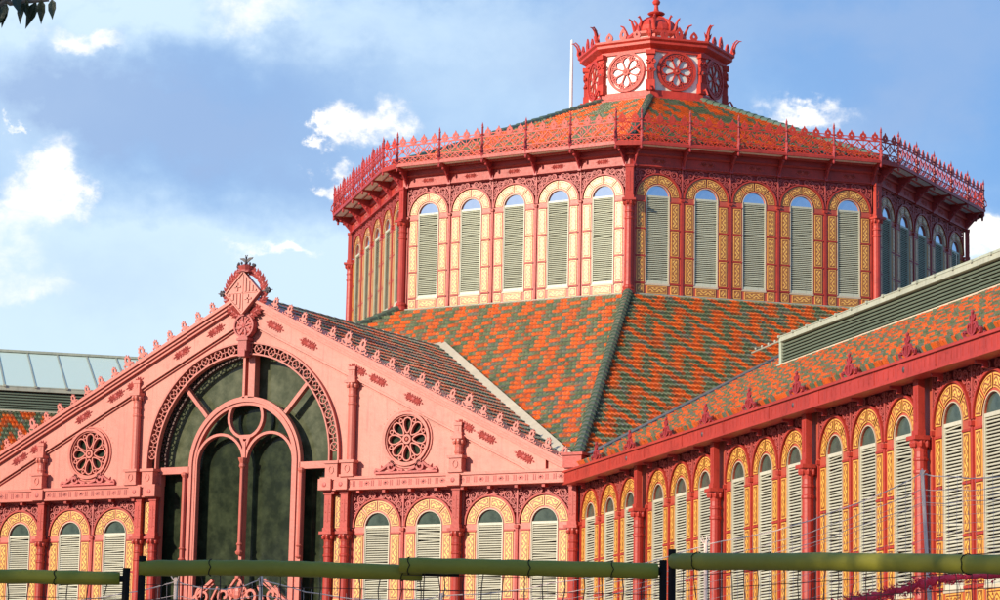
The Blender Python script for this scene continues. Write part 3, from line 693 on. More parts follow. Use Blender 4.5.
# ---- arms ------------------------------------------------------------
def arm(side):
    # windows and columns of the inner wall
    nb = 6
    for b in range(nb):
        u0 = b*BAY
        if b: column(armframe(side, u0, WZ, .04))
        for k in (-1, 0, 1):
            window(armframe(side, u0+BAY/2+k*SP, WZ, -.15))
        mb = MB()
        for e in (-1, 1): mb.box(e*(1.5*SP+.16)-.17, e*(1.5*SP+.16)+.17, .02, .2, 0, WH, 0)
        for k in (-1, 0, 1): mb.box(k*SP-1.05, k*SP+1.05, .2, .26, 0, WH, 1)
        obj('filler_strip', mb.mesh('filler_strip', [SURR, DARK]), hall, armframe(side, u0+BAY/2, WZ, -.15))
    # gutter cornice with its joints and brackets
    mb = MB(); L = ARML if side > 0 else ARML
    sgn = 1 if side > 0 else -1
    a, b = (0.0, L) if side > 0 else (-L, 0.0)
    z0 = ZC-.57
    fa, fb = (.22, b) if side > 0 else (a, -.22)
    mb.box(fa, fb, -.46, .0, z0+.02, z0+.38, 0); mb.box(fa, fb, -.52, .0, z0+.38, z0+.43, 0); mb.box(fa, fb, -.49, -.1, z0+.43, z0+.46, 0); mb.box(fa, fb, -.50, -.05, z0-.03, z0+.02, 0)
    for k in range(int(L/BAY*2)):
        u = sgn*(k+.5)*BAY/2; mb.box(u-.03, u+.03, -.475, -.46, z0+.02, z0+.38, 0)
    for k in range(int(L/.3)):
        u = sgn*(k+.5)*.3; mb.box(u-.008, u+.008, -.466, -.46, z0+.10, z0+.30, 0)
    for k in range(int(L/SP)):
        u = sgn*(k+.5)*BAY/3; mb.box(u-.04, u+.04, -.30, 0, z0-.10, z0-.03, 1); mb.box(u-.04, u+.04, -.12, 0, z0-.2, z0-.10, 1)
    for k in range(1, 7):
        mb.ball((sgn*k*BAY, -.46, z0+.2), .05, .04, .08, 2, 6, 4)
    obj('gutter_cornice', mb.mesh('gutter_cornice', [RED, REDDK, BLACK]), hall, armframe(side, 0, 0))
    # finials on the gutter
    n = 11 if side > 0 else 3
    for k in range(n):
        u = BAY/2*(k+1); obj('gutter_finial', ME_GFIN, hall, armframe(side, abs(u), z0+.46, .36) @ Matrix.Diagonal((.85, 1, .72, 1)))
    # plinth, outer wall, end wall
    mb = MB(); mb.box(a, b, 0, .5, 0, WZ-.15, 0); mb.box(a, b, -.1, .5, WZ-.15, WZ, 1)
    obj('plinth_wall', mb.mesh('plinth_wall', [STONE, RED]), hall, armframe(side, 0, 0))
    mb = MB(); mb.box(a, b, 2*W-.3, 2*W, 0, ZC, 0)
    e0, e1 = (L-.3, L) if side > 0 else (-L, -L+.3)
    mb.box(e0, e1, 0.3, 2*W-.3, 0, ZC, 0)
    mb.face([(e0 if side < 0 else e1, .0, ZC), (e0 if side < 0 else e1, 2*W, ZC), (e0 if side < 0 else e1, W, ZC+SL*W)], 0)
    obj('outer_wall', mb.mesh('outer_wall', [SALMON]), hall, armframe(side, 0, 0))
    # roof monitor: louvred side and glazed top. local: x along, y inward from the wall line, z up
    s0 = -2.9 if side > 0 else -10.5; LM = W-5.3
    p, q = (s0, L) if side > 0 else (-L, -s0)
    zb, zt, za = 15.35, 16.30, 18.72
    lo = MB(); n = 7
    for k in range(n):
        z = zb+.10+(zt-zb-.14)*k/n
        P = [(LM-.04, z-.005), (LM+.05, z+.075), (LM+.065, z+.06), (LM-.02, z-.03)]; i = len(lo.v)
        for x in (p, q): lo.v += [(x, c[0], c[1]) for c in P]
        for e in range(4): lo.f.append((i+e, i+(e+1) % 4, i+4+(e+1) % 4, i+4+e)); lo.m.append(0)
    lo.box(p, q, LM+.14, LM+.18, zb-.4, zt, 1)
    ro = obj('roof_monitor', lo.mesh('monitor_louvre', [LGREEN, DARK]), hall, armframe(side, 0, 0))
    fr = MB()
    fr.box(p, q, LM-.10, LM+.12, zt-.02, zt+.19, 0)
    fr.box(p, q, LM-.05, LM+.14, zb-.10, zb+.06, 1); fr.box(p, q, LM-.22, LM-.05, zb+.01, zb+.07, 2)
    ex = s0 if side > 0 else -s0; fr.box(ex-.06, ex+.06, LM-.06, LM+.2, zb-.3, zt+.02, 0)
    obj('monitor_frame', fr.mesh('monitor_frame', [WEATH, LGREEN, ZINC]), ro)
    gl = MB(); y0, y1 = LM-.12, W
    def zz(y): return zt+.15+(za-zt-.15)*(y-y0)/(y1-y0)
    gl.face([(p, y0, zz(y0)), (q, y0, zz(y0)), (q, y1, za), (p, y1, za)], 0)
    gl.face([(p, y1, za), (q, y1, za), (q, 2*W-y0, zz(y0)), (p, 2*W-y0, zz(y0))], 0)
    gl.face([(ex, y0, zz(y0)), (ex, y1, za), (ex, 2*W-y0, zz(y0)), (ex, 2*W-y0, zb-3), (ex, y0, zb-.6)], 0)
    obj('skylight_glazing', gl.mesh('skylight_glazing', [SKYLT]), ro)
    bars = MB(); n = int((q-p)/1.33)
    for k in range(n+1):
        x = p+(q-p)*k/n
        bars.face([(x-.035, y0, zz(y0)+.03), (x+.035, y0, zz(y0)+.03), (x+.035, y1, za+.03), (x-.035, y1, za+.03)], 0)
        bars.box(x-.06, x+.06, y0-.04, y0+.08, zz(y0)-.02, zz(y0)+.07, 0)
    bars.box(p, q, y1-.16, y1+.16, za-.02, za+.09, 0)
    obj('glazing_bar', bars.mesh('glazing_bar', [WEATH]), ro)
    if side > 0:
        t = MB(); t.tube([(p-.0, LM, zt+.05), (p-9.0, LM+2.2, zt+.95)], .035, 6)
        for k in range(1, 5): t.ball((p-1.9*k, LM+.46*k, zt+.1+.2*k), .05, .05, .06)
        obj('safety_rail', t.mesh('safety_rail', [WEATH]), hall, armframe(side, 0, 0))

def gfin_mesh():
    mb = MB()
    mb.bar([(0, 0), (0, .80)], .055, -.03, .03); mb.ball((0, 0, .84), .05, .05, .07)
    for sx in (-1, 1): mb.bar([(sx*.04, .5), (sx*.15, .62), (sx*.14, .74)], .045, -.02, .02)
    mb.plate([[(-.05, .42), (.05, .42), (.11, .54), (.05, .70), (0, .80), (-.05, .70), (-.11, .54)], ring(0, .56, .045, 6)], -.02, .02)
    for sx in (-1, 1):
        mb.bar([(sx*.03, .08), (sx*.20, .18), (sx*.27, .34), (sx*.20, .48), (sx*.12, .42)], .055, -.03, .03)
        mb.bar([(sx*.10, .16), (sx*.14, .34), (sx*.10, .50)], .045, -.02, .02)
        mb.bar([(0, .03), (sx*.35, .05), (sx*.52, .12), (sx*.55, .24), (sx*.45, .28), (sx*.40, .20)], .055, -.03, .03)
        mb.bar([(sx*.40, .04), (sx*.68, .02), (sx*.76, .09)], .05, -.02, .02)
        mb.ball((sx*.27, 0, .30), .05, .04, .05, 0, 6, 4)
    return mb.mesh('gutter_finial', [REDDK])
ME_GFIN = gfin_mesh()
arm(1); arm(-1)

# ---- tiled roofs -------------------------------------------------------
def chevron(r, x):
    k = (r + abs((x % 10)-5)) % 5
    return 0 if k < 2.5 else 1
def blocks(r, x):
    R, c2 = r//5, int(x//2)
    return 1 if (c2+(R % 2)*2) % 4 == 0 or (c2*7+R*5) % 9 in (0, 4) else 0
def tiles(name, O, U, V, test, umin, umax, L, tw=.17, rh=.55, pat=chevron, roffs=0, lift_=.12):
    """courses of separate tiles on the plane O + u*U + v*V"""
    Nn = U.cross(V).normalized()
    if Nn.z < 0: Nn = -Nn
    flip = U.cross(V).dot(Nn) < 0
    vs, fs, ms = [], [], []; rn = random.Random(hash(name) % 1000 if False else len(name)*17+int(O.x*3))
    rows = int(L/rh); U3 = tuple(U); V3 = tuple(V); N3 = tuple(Nn); o3 = tuple(O)
    prof = ((0, .0), (.28, .036), (.72, .036), (1, .0))
    for r in range(rows+1):
        v0 = r*rh; v1 = v0+rh*1.04; off = .5*(r % 2)*tw
        c0, c1 = int(umin/tw)-1, int(umax/tw)+1
        for c in range(c0, c1+1):
            u0 = c*tw+off
            if not test(u0+tw/2, v0+rh/2): continue
            g_ = pat(r+roffs, c+.5*(r % 2)); rr = rn.random()
            m = g_*3+(0 if rr < .5 else 1 if rr < .83 else 2)
            dv = rn.uniform(-.012, .012); dh = rn.uniform(-.006, .012)
            i = len(vs)
            for (v, lift) in ((v0+dv, lift_+dh), (v1, .012)):
                for a, h in prof:
                    uu = u0+a*tw; hh = h+lift
                    vs.append((o3[0]+U3[0]*uu+V3[0]*v+N3[0]*hh, o3[1]+U3[1]*uu+V3[1]*v+N3[1]*hh, o3[2]+U3[2]*uu+V3[2]*v+N3[2]*hh))
            for a, h in prof:
                uu = u0+a*tw
                vs.append((o3[0]+U3[0]*uu+V3[0]*(v0+.012), o3[1]+U3[1]*uu+V3[1]*(v0+.012), o3[2]+U3[2]*uu+V3[2]*(v0+.012)))
            for k in range(3):
                q = (i+k, i+k+1, i+k+5, i+k+4); fs.append(q[::-1] if flip else q); ms.append(m)
                q = (i+8+k, i+9+k, i+k+1, i+k); fs.append(q[::-1] if flip else q); ms.append(m)
    me = bpy.data.meshes.new(name); me.from_pydata(vs, [], fs)
    for m in TILEM: me.materials.append(m)
    me.polygons.foreach_set('material_index', ms); me.update()
    return obj(name, me, hall)
def slab(mb, pts, mat=0): mb.face(pts, mat)
under = MB()
LEN = (D-AP)/COSS
for az in (-90, -45, 0, 45, 90, 135, 180, -135):
    a = rad(az); n = Vector((sin(a), -cos(a), 0)); t = Vector((cos(a), sin(a), 0)); c = Vector((0, D, 0))
    q = [c+n*D+t*(-W)+Vector((0, 0, ZC)), c+n*D+t*W+Vector((0, 0, ZC)), c+n*AP+t*(AP*C8)+Vector((0, 0, ZB)), c+n*AP-t*(AP*C8)+Vector((0, 0, ZB))]
    if az == 0:      # leave the room under the gable roof open
        apx = Vector((0, W, ZC+SL*W)); tm_ = (q[2]+q[3])/2
        under.face([q[0], apx, tm_, q[3]], 0); under.face([apx, q[1], q[2], tm_], 0)
    else: under.face(q, 0)
    if az in (-45, 0, 45):
        V = (n*-COSS)+Vector((0, 0, SINS))
        if az in (0, 45, -45):
            tiles('tower_skirt_tiles', c+n*D+Vector((0, 0, ZC+.02)), t, V, lambda u, v: abs(u) < (D-v*COSS)*C8-.05 and v*COSS > W-abs(u)+.02 and v < LEN-.15, -W, W, LEN, tw=.17)
# arm and gable roofs
for side in (1, -1):
    M = armframe(side, 0, 0); R3 = M.to_3x3()
    U = R3 @ Vector((1, 0, 0)); Yv = R3 @ Vector((0, 1, 0)); V = Yv*COSS+Vector((0, 0, SINS)); O = M.translation+Vector((0, 0, ZC+.05))-Yv*.05
    if side > 0: tst = lambda u, v: (u > -v*COSS+.02) and v*COSS < W and (v*COSS < W-5.35 or u < -2.9)
    else: tst = lambda u, v: (u < v*COSS-.02) and v*COSS < W and (v*COSS < W-5.35 or u > 10.5)
    tiles('arm_roof_tiles', O, U, V, tst, -W if side > 0 else -ARML, ARML if side > 0 else W, W/COSS, pat=chevron)
    lim = ARML*side
    P = lambda u, y, z: M @ Vector((u, y, z))
    under.face([P(0, 0, ZC), P(lim, 0, ZC), P(lim, W, ZC+SL*W), P(-side*W, W, ZC+SL*W)][::side], 0)
    under.face([P(lim, 2*W, ZC), P(0, 2*W, ZC), P(-side*W, W, ZC+SL*W), P(lim, W, ZC+SL*W)][::side], 0)
ZG = 17.86-ZC; 
for sx in (1, -1):
    U = Vector((0, 1, 0)); V = Vector((-sx*COSS, 0, SINS))
    tiles('gable_roof_tiles', Vector((sx*W, 0, ZC+.05)), U, V, lambda u, v: u > .5 and u < v*COSS-.02 and v*COSS < W, 0, W+.5, W/COSS, tw=.2, lift_=.055)
    under.face([(sx*W, .3, ZC), (0, .3, ZC+SL*W), (0, W, ZC+SL*W)][::sx], 0)
obj('roof_deck', under.mesh('roof_deck', [LEAD]), hall)
# ridge and hip tiles
def ridge(pts, r=.2, step=.5, mat=RIDGE, name='hip_ridge'):
    a, b = Vector(pts[0]), Vector(pts[1]); n = max(2, int((b-a).length/step)); mb = MB()
    for k in range(n):
        p = a.lerp(b, k/n); q = a.lerp(b, (k+1.12)/n); mb.tube([p, q], [r*1.12, r*.86], 10)
    return obj(name, mb.mesh(name, [mat]), hall)
def oc(ap, k, z):     # octagon corner k at -67.5+45k degrees
    a = rad(-67.5+45*k); R_ = ap/cos(rad(22.5)); return Vector((R_*sin(a), D-R_*cos(a), z))
ridge((oc(D, 1, ZC+.12), oc(AP, 1, ZB+.1))); ridge((oc(D, 2, ZC+.12), oc(AP, 2, ZB+.1)))
ridge((oc(D, 0, ZC+.12), oc(AP, 0, ZB+.1))); ridge((oc(D, 3, ZC+.12), oc(AP, 3, ZB+.1)))
ridge(((0, .6, ZC+SL*W+.05), (0, W, ZC+SL*W+.05)), .09, .5, RIDGE, 'gable_ridge')
# flashings
fl = MB()
for sx in (-1, 1):
    a, b = Vector((sx*W*.96, .56, ZC+SL*.56)), Vector((0, W, ZC+SL*W)); 
    d = (b-a).normalized(); s_ = Vector((sx*.7, .7, 0))*.15; up = Vector((0, 0, .34))
    p = [a-s_+up*.5, a+s_+up, b+s_+up, b-s_+up*.5]; fl.face(p[::sx], 0); fl.face([p[0], p[0]-up, p[3]-up, p[3]], 0); fl.face([p[1], p[1]-up, p[2]-up, p[2]], 0)
obj('valley_flashing', fl.mesh('valley_flashing', [ZINC]), hall)
for side in (1, -1):
    fl = MB(); M = armframe(side, 0, 0); a = M @ Vector((0, 0, ZC)); b = M @ Vector((-side*W, W, ZC+SL*W))
    fl.tube([a+Vector((0, 0, .12)), b+Vector((0, 0, .12))], .20, 6)  # lead gutter, raised and thick to draw the valley's dark shadow line too
    obj('valley_gutter_shadow', fl.mesh('valley_gutter_shadow', [LEAD]), hall)

# ---- octagonal tower ------------------------------------------------------
def prism8(mb, ap0, z0, ap1, z1, mat=0):
    for k in range(8): mb.face([oc(ap0, k, z0), oc(ap0, k+1, z0), oc(ap1, k+1, z1), oc(ap1, k, z1)], mat)
core = MB(); prism8(core, AP-.5, ZB-.5, AP-.5, ZT+1); obj('tower_core', core.mesh('tower_core', [DARK]), hall)
sill = MB(); prism8(sill, AP+.14, ZB-.25, AP+.14, ZB+.03); prism8(sill, AP+.14, ZB+.03, AP-.3, ZB+.05); obj('tower_sill', sill.mesh('tower_sill', [WEATH]), hall)
ent = MB()      # entablature
for a0, z0, a1, z1, m in ((AP+.10, ZT-.02, AP+.10, ZT+.04, 0), (AP+.06, ZT+.04, AP+.06, ZT+.42, 0), (AP+.14, ZT+.42, AP+.18, ZT+.50, 0), (AP+.10, ZT+.50, AP+.12, ZT+.80, 1), (AP-.3, ZT-.02, AP+.10, ZT-.02, 0), (AP+.06, ZT+.42, AP+.14, ZT+.42, 0), (AP+.10, ZT+.04, AP+.06, ZT+.04, 0), (AP+.18, ZT+.5, AP+.10, ZT+.5, 0)):
    prism8(ent, a0, z0, a1, z1, m)
obj('tower_entablature', ent.mesh('tower_entablature', [RED, REDDK]), hall)
PB = .98; ZS = 27.24                       # balcony depth and level
def bracket_mesh():
    mb = MB()
    mb.box(-.05, .05, -PB, .05, ZS-ZT-.10, ZS-ZT-.02, 0)
    z9 = ZS-ZT-.1
    for x in (-.045, .045): mb.face([(x, 0, .06), (x, 0, z9), (x, -.78, z9), (x, -.60, z9-.12), (x, -.30, z9-.30), (x, -.12, .12)], 0)
    prof = [(0, .06), (-.12, .12), (-.30, z9-.30), (-.60, z9-.12), (-.78, z9)]
    for p, q in zip(prof, prof[1:]): mb.face([(-.045, p[0], p[1]), (.045, p[0], p[1]), (.045, q[0], q[1]), (-.045, q[0], q[1])], 0)
    mb.ball((0, -.30, z9-.32), .08, .09, .08); mb.ball((0, -.62, z9-.13), .07, .08, .07)
    # curved strut seen from the side
    for x in (-.035,):
        pts = [(0, -.08, -.02), (0, -.16, .12), (0, -.32, .30), (0, -.50, .50), (0, -.62, .64)]
        mb.tube(pts, .045, 5)
    mb.tube([(0, -.3, .45), (0, -.42, .52), (0, -.36, .62), (0, -.26, .58)], .03, 5)
    mb.box(-.08, .08, -.14, .0, -.06, .3, 0)
    # hanging drop under the post
    mb.ball((0, -PB, ZS-ZT-.16), .06, .06, .10)
    return mb.mesh('bracket', [REDDK])
def post_mesh():
    mb = MB(); mb.tube([(0, 0, -.1), (0, 0, .1), (0, 0, .35), (0, 0, .7), (0, 0, 1.2), (0, 0, 1.42)], [.05, .09, .055, .05, .045, .02], 6)
    for z in (.12, .55, .98): mb.ball((0, 0, z), .085, .085, .05, 0, 8, 4)
    mb.ball((0, 0, 1.3), .06, .06, .09, 0, 6, 4)
    mb.petal(0, 1.25, pi/2, .3, .1, -.01, .03)
    mb.tube([(0, -.03, .1), (0, -.16, .2), (0, -.13, .38), (0, -.05, .5)], .03, 5)
    return mb.mesh('railing_post', [REDDK])
def rail_mesh(wd, nb):
    mb = MB(); h = wd/2
    for z, t in ((.03, .06), (.30, .045), (.86, .06)): mb.bar([(-h, z), (h, z)], t, -.02, .02)
    st = wd/nb
    for k in range(nb):
        x0 = -h+k*st; xm = x0+st/2; x1 = x0+st
        # crossed curves
        mb.bar([(x0, .30), (x0+st*.15, .42), (xm, .58), (x1-st*.15, .74), (x1, .86)], .052, -.02, .0)
        mb.bar([(x1, .30), (x1-st*.15, .42), (xm, .58), (x0+st*.15, .74), (x0, .86)], .052, .0, .02)
        mb.bar([(x0, .04), (xm, .28), (x1, .04)], .04, -.02, .0); mb.bar([(x0, .28), (xm, .06), (x1, .28)], .035, .0, .02); mb.bar([(x0, .44), (x0+.06, .58), (x0, .72)], .03, -.012, .012); mb.bar([(x1, .44), (x1-.06, .58), (x1, .72)], .03, -.012, .012)
        mb.bar(ring(xm, .16, .06, 6), .024, -.012, .012, True)
        mb.bar(ring(x0+st*.5, .58, .07, 6), .03, -.02, .02, True)
        mb.bar([(xm, .66), (xm, .86)], .026, -.012, .012)
        # pointed leaf finial
        mb.plate([[(xm-.02, .86), (xm+.02, .86), (xm+.10, .93), (xm+.155, 1.03), (xm+.13, 1.13), (xm+.05, 1.19), (xm, 1.30), (xm-.05, 1.19), (xm-.13, 1.13), (xm-.155, 1.03), (xm-.10, .93)], ring(xm, 1.05, .04, 6)], -.02, .02)
        for e in (-1, 1): mb.bar([(xm+e*.02, .9), (xm+e*.17, .94), (xm+e*.2, 1.02)], .03, -.012, .012)
    mb.bar([(-h, 1.0), (h, 1.0)], .04, -.01, .01)
    return mb.mesh('railing_panel', [LRED])
ME_BR = bracket_mesh(); ME_PO = post_mesh()
TS = 2.225; ME_RAIL = rail_mesh(TS, 4)
hw = AP*C8; hs = TS*2.5
PC = (AP+PB)*C8-hs                         # half of the chamfer's reach
chl = 2*((AP+PB)*C8-hs)*cos(rad(22.5)); ME_RAILC = rail_mesh(chl, 2)
for az in (-90, -45, 0, 45, 90, 135):
    for k in range(5):
        u = (k-2)*TS
        if az in (-90, -45, 0, 45, 90):
            window(frame(az, AP-.06, ZB, u) @ Matrix.Diagonal((TS/SP, 1, 1, 1)), tower=True)
            obj('entablature_rosette', ME_ROS, hall, frame(az, AP+.06, ZT+.23, u) @ Matrix.Diagonal((.8, 1, .6, 1)))
        obj('railing_panel', ME_RAIL, hall, frame(az, AP+PB, ZS+.06, u))
    for k in range(6):
        u = -hs+k*TS
        obj('railing_post', ME_PO, hall, frame(az, AP+PB, ZS+.06, u)); obj('balcony_bracket', ME_BR, hall, frame(az, AP, ZT, u))
    # balcony floor of this side
    mb = MB()
    mb.box(-hs, hs, -PB-.05, -PB+.04, -.05, .07, 0); mb.box(-hs, hs, -PB+.04, .2, .0, .05, 0)
    for k in range(5): u = (k-2)*TS; mb.box(u-TS/2+.09, u+TS/2-.09, -PB+.08, -.12, -.03, 0, 1)
    for k in range(6): u = -hs+k*TS; mb.box(u-.07, u+.07, -PB+.04, -.1, -.09, 0, 0)
    mb.box(-hs, hs, -.14, .0, -.07, .0, 0)
    obj('balcony_floor', mb.mesh('balcony_floor', [RED, SOFFIT]), hall, frame(az, AP, ZS))
for k in range(8):
    az = -67.5+45*k
    if k <= 4: 
        column(frame(az, AP/cos(rad(22.5))+.02, ZB), COLT)
    if k > 5: continue
    apc = hypot(AP+PB, hs)*cos(atan2(hs, AP+PB)-rad(22.5))   # distance of the chamfer from the axis
    obj('railing_panel', ME_RAILC, hall, frame(az, apc, ZS+.06))
    mb = MB(); h = chl/2
    mb.plate([[(-h, 0), (h, 0), (.02, PB+.25), (-.02, PB+.25)]], 0, .05)
    me = mb.mesh('balcony_corner', [RED])
    M = frame(az, apc+.04, ZS) @ Matrix(((1, 0, 0, 0), (0, 0, 1, 0), (0, 1, 0, 0), (0, 0, 0, 1)))
    obj('balcony_corner', me, hall, M)
    mb = MB(); mb.box(-h-.03, h+.03, -.05, .04, -.1, .08, 0); obj('balcony_corner_edge', mb.mesh('balcony_corner_edge', [RED]), hall, frame(az, apc, ZS))
# upper roof
A2, Z2_, A3, Z3 = AP+.55, ZS+.12, 3.15, 32.3
s2 = (Z3-Z2_)/(A2-A3); c2 = 1/math.sqrt(1+s2*s2); L2 = (A2-A3)/c2
rd = MB(); prism8(rd, A2, Z2_-.03, A3-.3, Z3+.1); prism8(rd, A2, Z2_-.25, A2, Z2_-.03, 1); prism8(rd, AP, Z2_-.1, A2, Z2_-.1, 1)
obj('upper_roof_deck', rd.mesh('upper_roof_deck', [LEAD, RED]), hall)
for az in (-90, -45, 0, 45, 90, 135):
    a = rad(az); n = Vector((sin(a), -cos(a), 0)); t = Vector((cos(a), sin(a), 0)); c = Vector((0, D, 0))
    V = (n*-c2)+Vector((0, 0, s2*c2))
    tiles('upper_roof_tiles', c+n*A2+Vector((0, 0, Z2_)), t, V, lambda u, v: abs(u) < (A2-v*c2)*C8-.02, -A2*C8, A2*C8, L2-.2, rh=.42, pat=blocks)
for k in range(6): ridge((oc(A2, k, Z2_+.1), oc(A3, k, Z3+.12)), .17)

# ---- lantern ------------------------------------------------------------
def lantern():
    LA = 3.12; z0 = Z3; zt = 34.85; R_ = LA/cos(rad(22.5)); hw_ = LA*C8
    mb = MB()
    def pr(a0, za, a1, zb, m=0): prism8(mb, a0, za, a1, zb, m)
    pr(LA+.28, z0-.35, LA+.28, z0+.08); pr(LA+.28, z0+.08, LA+.12, z0+.14); pr(LA+.12, z0+.14, LA+.12, z0+.42); pr(LA+.12, z0+.42, LA+.02, z0+.47)
    pr(LA, z0+.4, LA, zt-.02, 1)
    pr(LA+.1, zt-.2, LA+.1, zt-.05); pr(LA+.1, zt-.05, LA+.38, zt+.12); pr(LA+.38, zt+.12, LA+.38, zt+.24); pr(LA+.38, zt+.24, LA+.48, zt+.32); pr(LA+.48, zt+.32, LA+.48, zt+.42); pr(LA+.48, zt+.42, LA+.2, zt+.46); pr(LA+.0, zt-.2, LA+.1, zt-.2)
    lt = obj('lantern', mb.mesh('lantern_body', [LRED, LANTW]), hall)
    # roof of the lantern and drum
    m2 = MB(); 
    for k in range(8): m2.face([oc(LA+.25, k, zt+.45), oc(LA+.25, k+1, zt+.45), oc(1.25, k+1, zt+.85), oc(1.25, k, zt+.85)], 0)
    obj('lantern_roof', m2.mesh('lantern_roof', [LANTW]), lt)
    m3 = MB(); c = (0, D)
    for k in range(8):
        for a0, za, a1, zb, m in ((1.12, zt+.8, 1.12, zt+1.25, 1), (1.12, zt+1.2, 1.38, zt+1.3, 0), (1.38, zt+1.3, 1.38, zt+1.42, 0), (1.38, zt+1.42, .98, zt+1.52, 0)):
            m3.face([oc(a0, k, za), oc(a0, k+1, za), oc(a1, k+1, zb), oc(a1, k, zb)], m)
        p = oc(1.15, k, 0); m3.box(p.x-.1, p.x+.1, p.y-.1, p.y+.1, zt+.75, zt+1.3, 0)
        # curled horns round the dome
        d = (p-Vector((0, D, 0))).normalized()
        pts = [Vector((0, D, 0))+d*r+Vector((0, 0, zt+z)) for r, z in ((1.2, 1.35), (1.42, 1.5), (1.5, 1.72), (1.62, 1.95), (1.78, 2.02))]
        m3.tube(pts, [.09, .09, .07, .05, .03], 6)
        m3.tube([Vector((0, D, 0))+d*r+Vector((0, 0, zt+z)) for r, z in ((1.0, 1.5), (1.05, 1.8), (.98, 2.1), (1.12, 2.3), (1.2, 2.22))], [.08, .07, .06, .05, .03], 6)
    prof = [(1.0, zt+1.5), (1.03, zt+1.62), (.98, zt+1.85), (.82, zt+2.1), (.55, zt+2.3), (.28, zt+2.4), (.16, zt+2.44)]
    m3.lathe(prof, 0, D, 0, 24)
    for k in range(8):
        a = 2*pi*k/8+.39; m3.tube([Vector((r*1.02*cos(a), D+r*1.02*sin(a), z+.01)) for r, z in prof], .045, 5)
    obj('dome', m3.mesh('dome', [LRED, LANTW]), lt)
    m4 = MB(); m4.lathe([(.16, 2.35), (.13, 2.5), (.38, 2.56), (.44, 2.62), (.36, 2.68), (.16, 2.74), (.11, 2.85), (.09, 3.05), (.17, 3.12), (.2, 3.22), (.14, 3.32), (.06, 3.38), (.04, 3.9), (.0, 4.05)], 0, D, zt, 16)
    obj('finial', m4.mesh('finial', [LRED]), lt)
    # wheel windows, one to a side
    wm = MB(); r = .93
    wm.bar(ring(0, 0, r, 32), .12, -.12, .0, True); wm.bar(ring(0, 0, r-.12, 32), .05, -.08, .0, True)
    for k in range(8):
        a = 2*pi*k/8+pi/8; wm.bar([(.12*cos(a), .12*sin(a)), (.55*cos(a), .55*sin(a))], .06, -.09, .0)
        b = a+pi/8
        wm.bar([(.55*cos(a), .55*sin(a)), (.68*cos(a+.16), .68*sin(a+.16)), (.76*cos(b), .76*sin(b)), (.68*cos(b+pi/8-.16), .68*sin(b+pi/8-.16)), (.55*cos(b+pi/8), .55*sin(b+pi/8))], .06, -.09, .0)
        wm.bar([(.55*cos(a), .55*sin(a)), (.85*cos(a), .85*sin(a))], .07, -.09, 0)
        for e in (-1, 1): wm.ball((.76*cos(a+e*.14), -.04, .76*sin(a+e*.14)), .055, .05, .055, 0, 6, 3)
    wm.bar(ring(0, 0, .13, 12), .1, -.12, 0, True); wm.ball((0, -.1, 0), .08, .06, .08, 1, 8, 4)
    ME_W = wm.mesh('wheel_window', [LRED, SALTRIM])
    pn = MB(); pn.plate([ring(0, 0, r-.05, 28)], -.012, .0); ME_P = pn.mesh('pane', [LANTG])
    cz = z0+.47+.98
    pm = MB(); w_ = .17; H = zt-.2-z0-.42
    pm.box(-w_, w_, -.16, .1, .05, H, 0); pm.box(-w_-.06, w_+.06, -.24, .1, 0, .16, 0); pm.box(-w_-.05, w_+.05, -.22, .1, .16, .5, 0); pm.box(-w_-.06, w_+.06, -.26, .1, H-.16, H+.04, 0)
    pm.ball((0, -.17, H*.52), .13, .06, .13); pm.ball((0, -.2, H*.52), .06, .05, .06, 1)
    for k in range(4): pm.box(-w_+.03+k*.085, -w_+.07+k*.085, -.19, -.16, .55, .95, 0)
    for e in (-1, 1): pm.bar(spiral(e*.16, H-.5, .16, .03, pi/2, e*1.1, 12), .06, -.22, -.1); pm.bar(spiral(e*.19, H*.52, .1, .02, pi/2, e*1.0, 10), .05, -.18, -.08)
    pm.tube([(0, -.16, .12), (0, -.34, .2), (0, -.42, .05), (0, -.5, -.12)], .05, 5)
    ME_PI = pm.mesh('lantern_pilaster', [LRED, BLACK])
    cm = MB()
    cm.plate([[(x*1.0, z) for x, z in ((-.14, 0), (.14, 0), (.2, .16), (.14, .34), (0, .52), (-.14, .34), (-.2, .16))], [(.06*cos(t), .22+.1*sin(t)) for t in [2*pi*q/8 for q in range(8)]]], -.04, .04)
    ME_CL = cm.mesh('leaf_cresting', [LRED])
    hm = MB(); pts = [(0, .0, 0), (0, -.12, .2), (0, -.12, .45), (0, -.22, .72), (0, -.42, .92), (0, -.6, .93)]
    hm.tube(pts, [.12, .11, .08, .06, .045, .02], 6); hm.tube([(0, .1, 0), (0, .06, .3), (0, -.02, .6), (0, -.14, .85), (0, -.3, 1.0), (0, -.42, .93)], [.1, .08, .06, .05, .04, .02], 6)
    for q in range(4): hm.tube([(0, -.12+.02*q, .25+.17*q), (0, .06-.02*q, .3+.17*q)], .02, 4)
    for e in (-1, 1): hm.petal(0, .05, pi/2-e*.5, .6, .2, -.05, .06)
    ME_H = hm.mesh('corner_horn', [LRED])
    for k in range(8):
        azf = -90+45*k; azc = -67.5+45*k
        o = obj('wheel_window', ME_W, lt, frame(azf, LA, cz))
        wp = obj('petal_pane', ME_P, lt, frame(azf, LA, cz))
        obj('lantern_pilaster', ME_PI, lt, frame(azc, R_-.02, z0+.42))
        obj('corner_horn', ME_H, lt, frame(azc, (LA+.38)/cos(rad(22.5)), zt+.42) @ Matrix.Diagonal((.9, .75, .78, 1)))
        for u in (-.75, 0, .75):
            obj('leaf_cresting', ME_CL, lt, frame(azf, LA+.42, zt+.42, u) @ Matrix.Diagonal((1, 1, 1.15 if u == 0 else .8, 1)))
lantern()

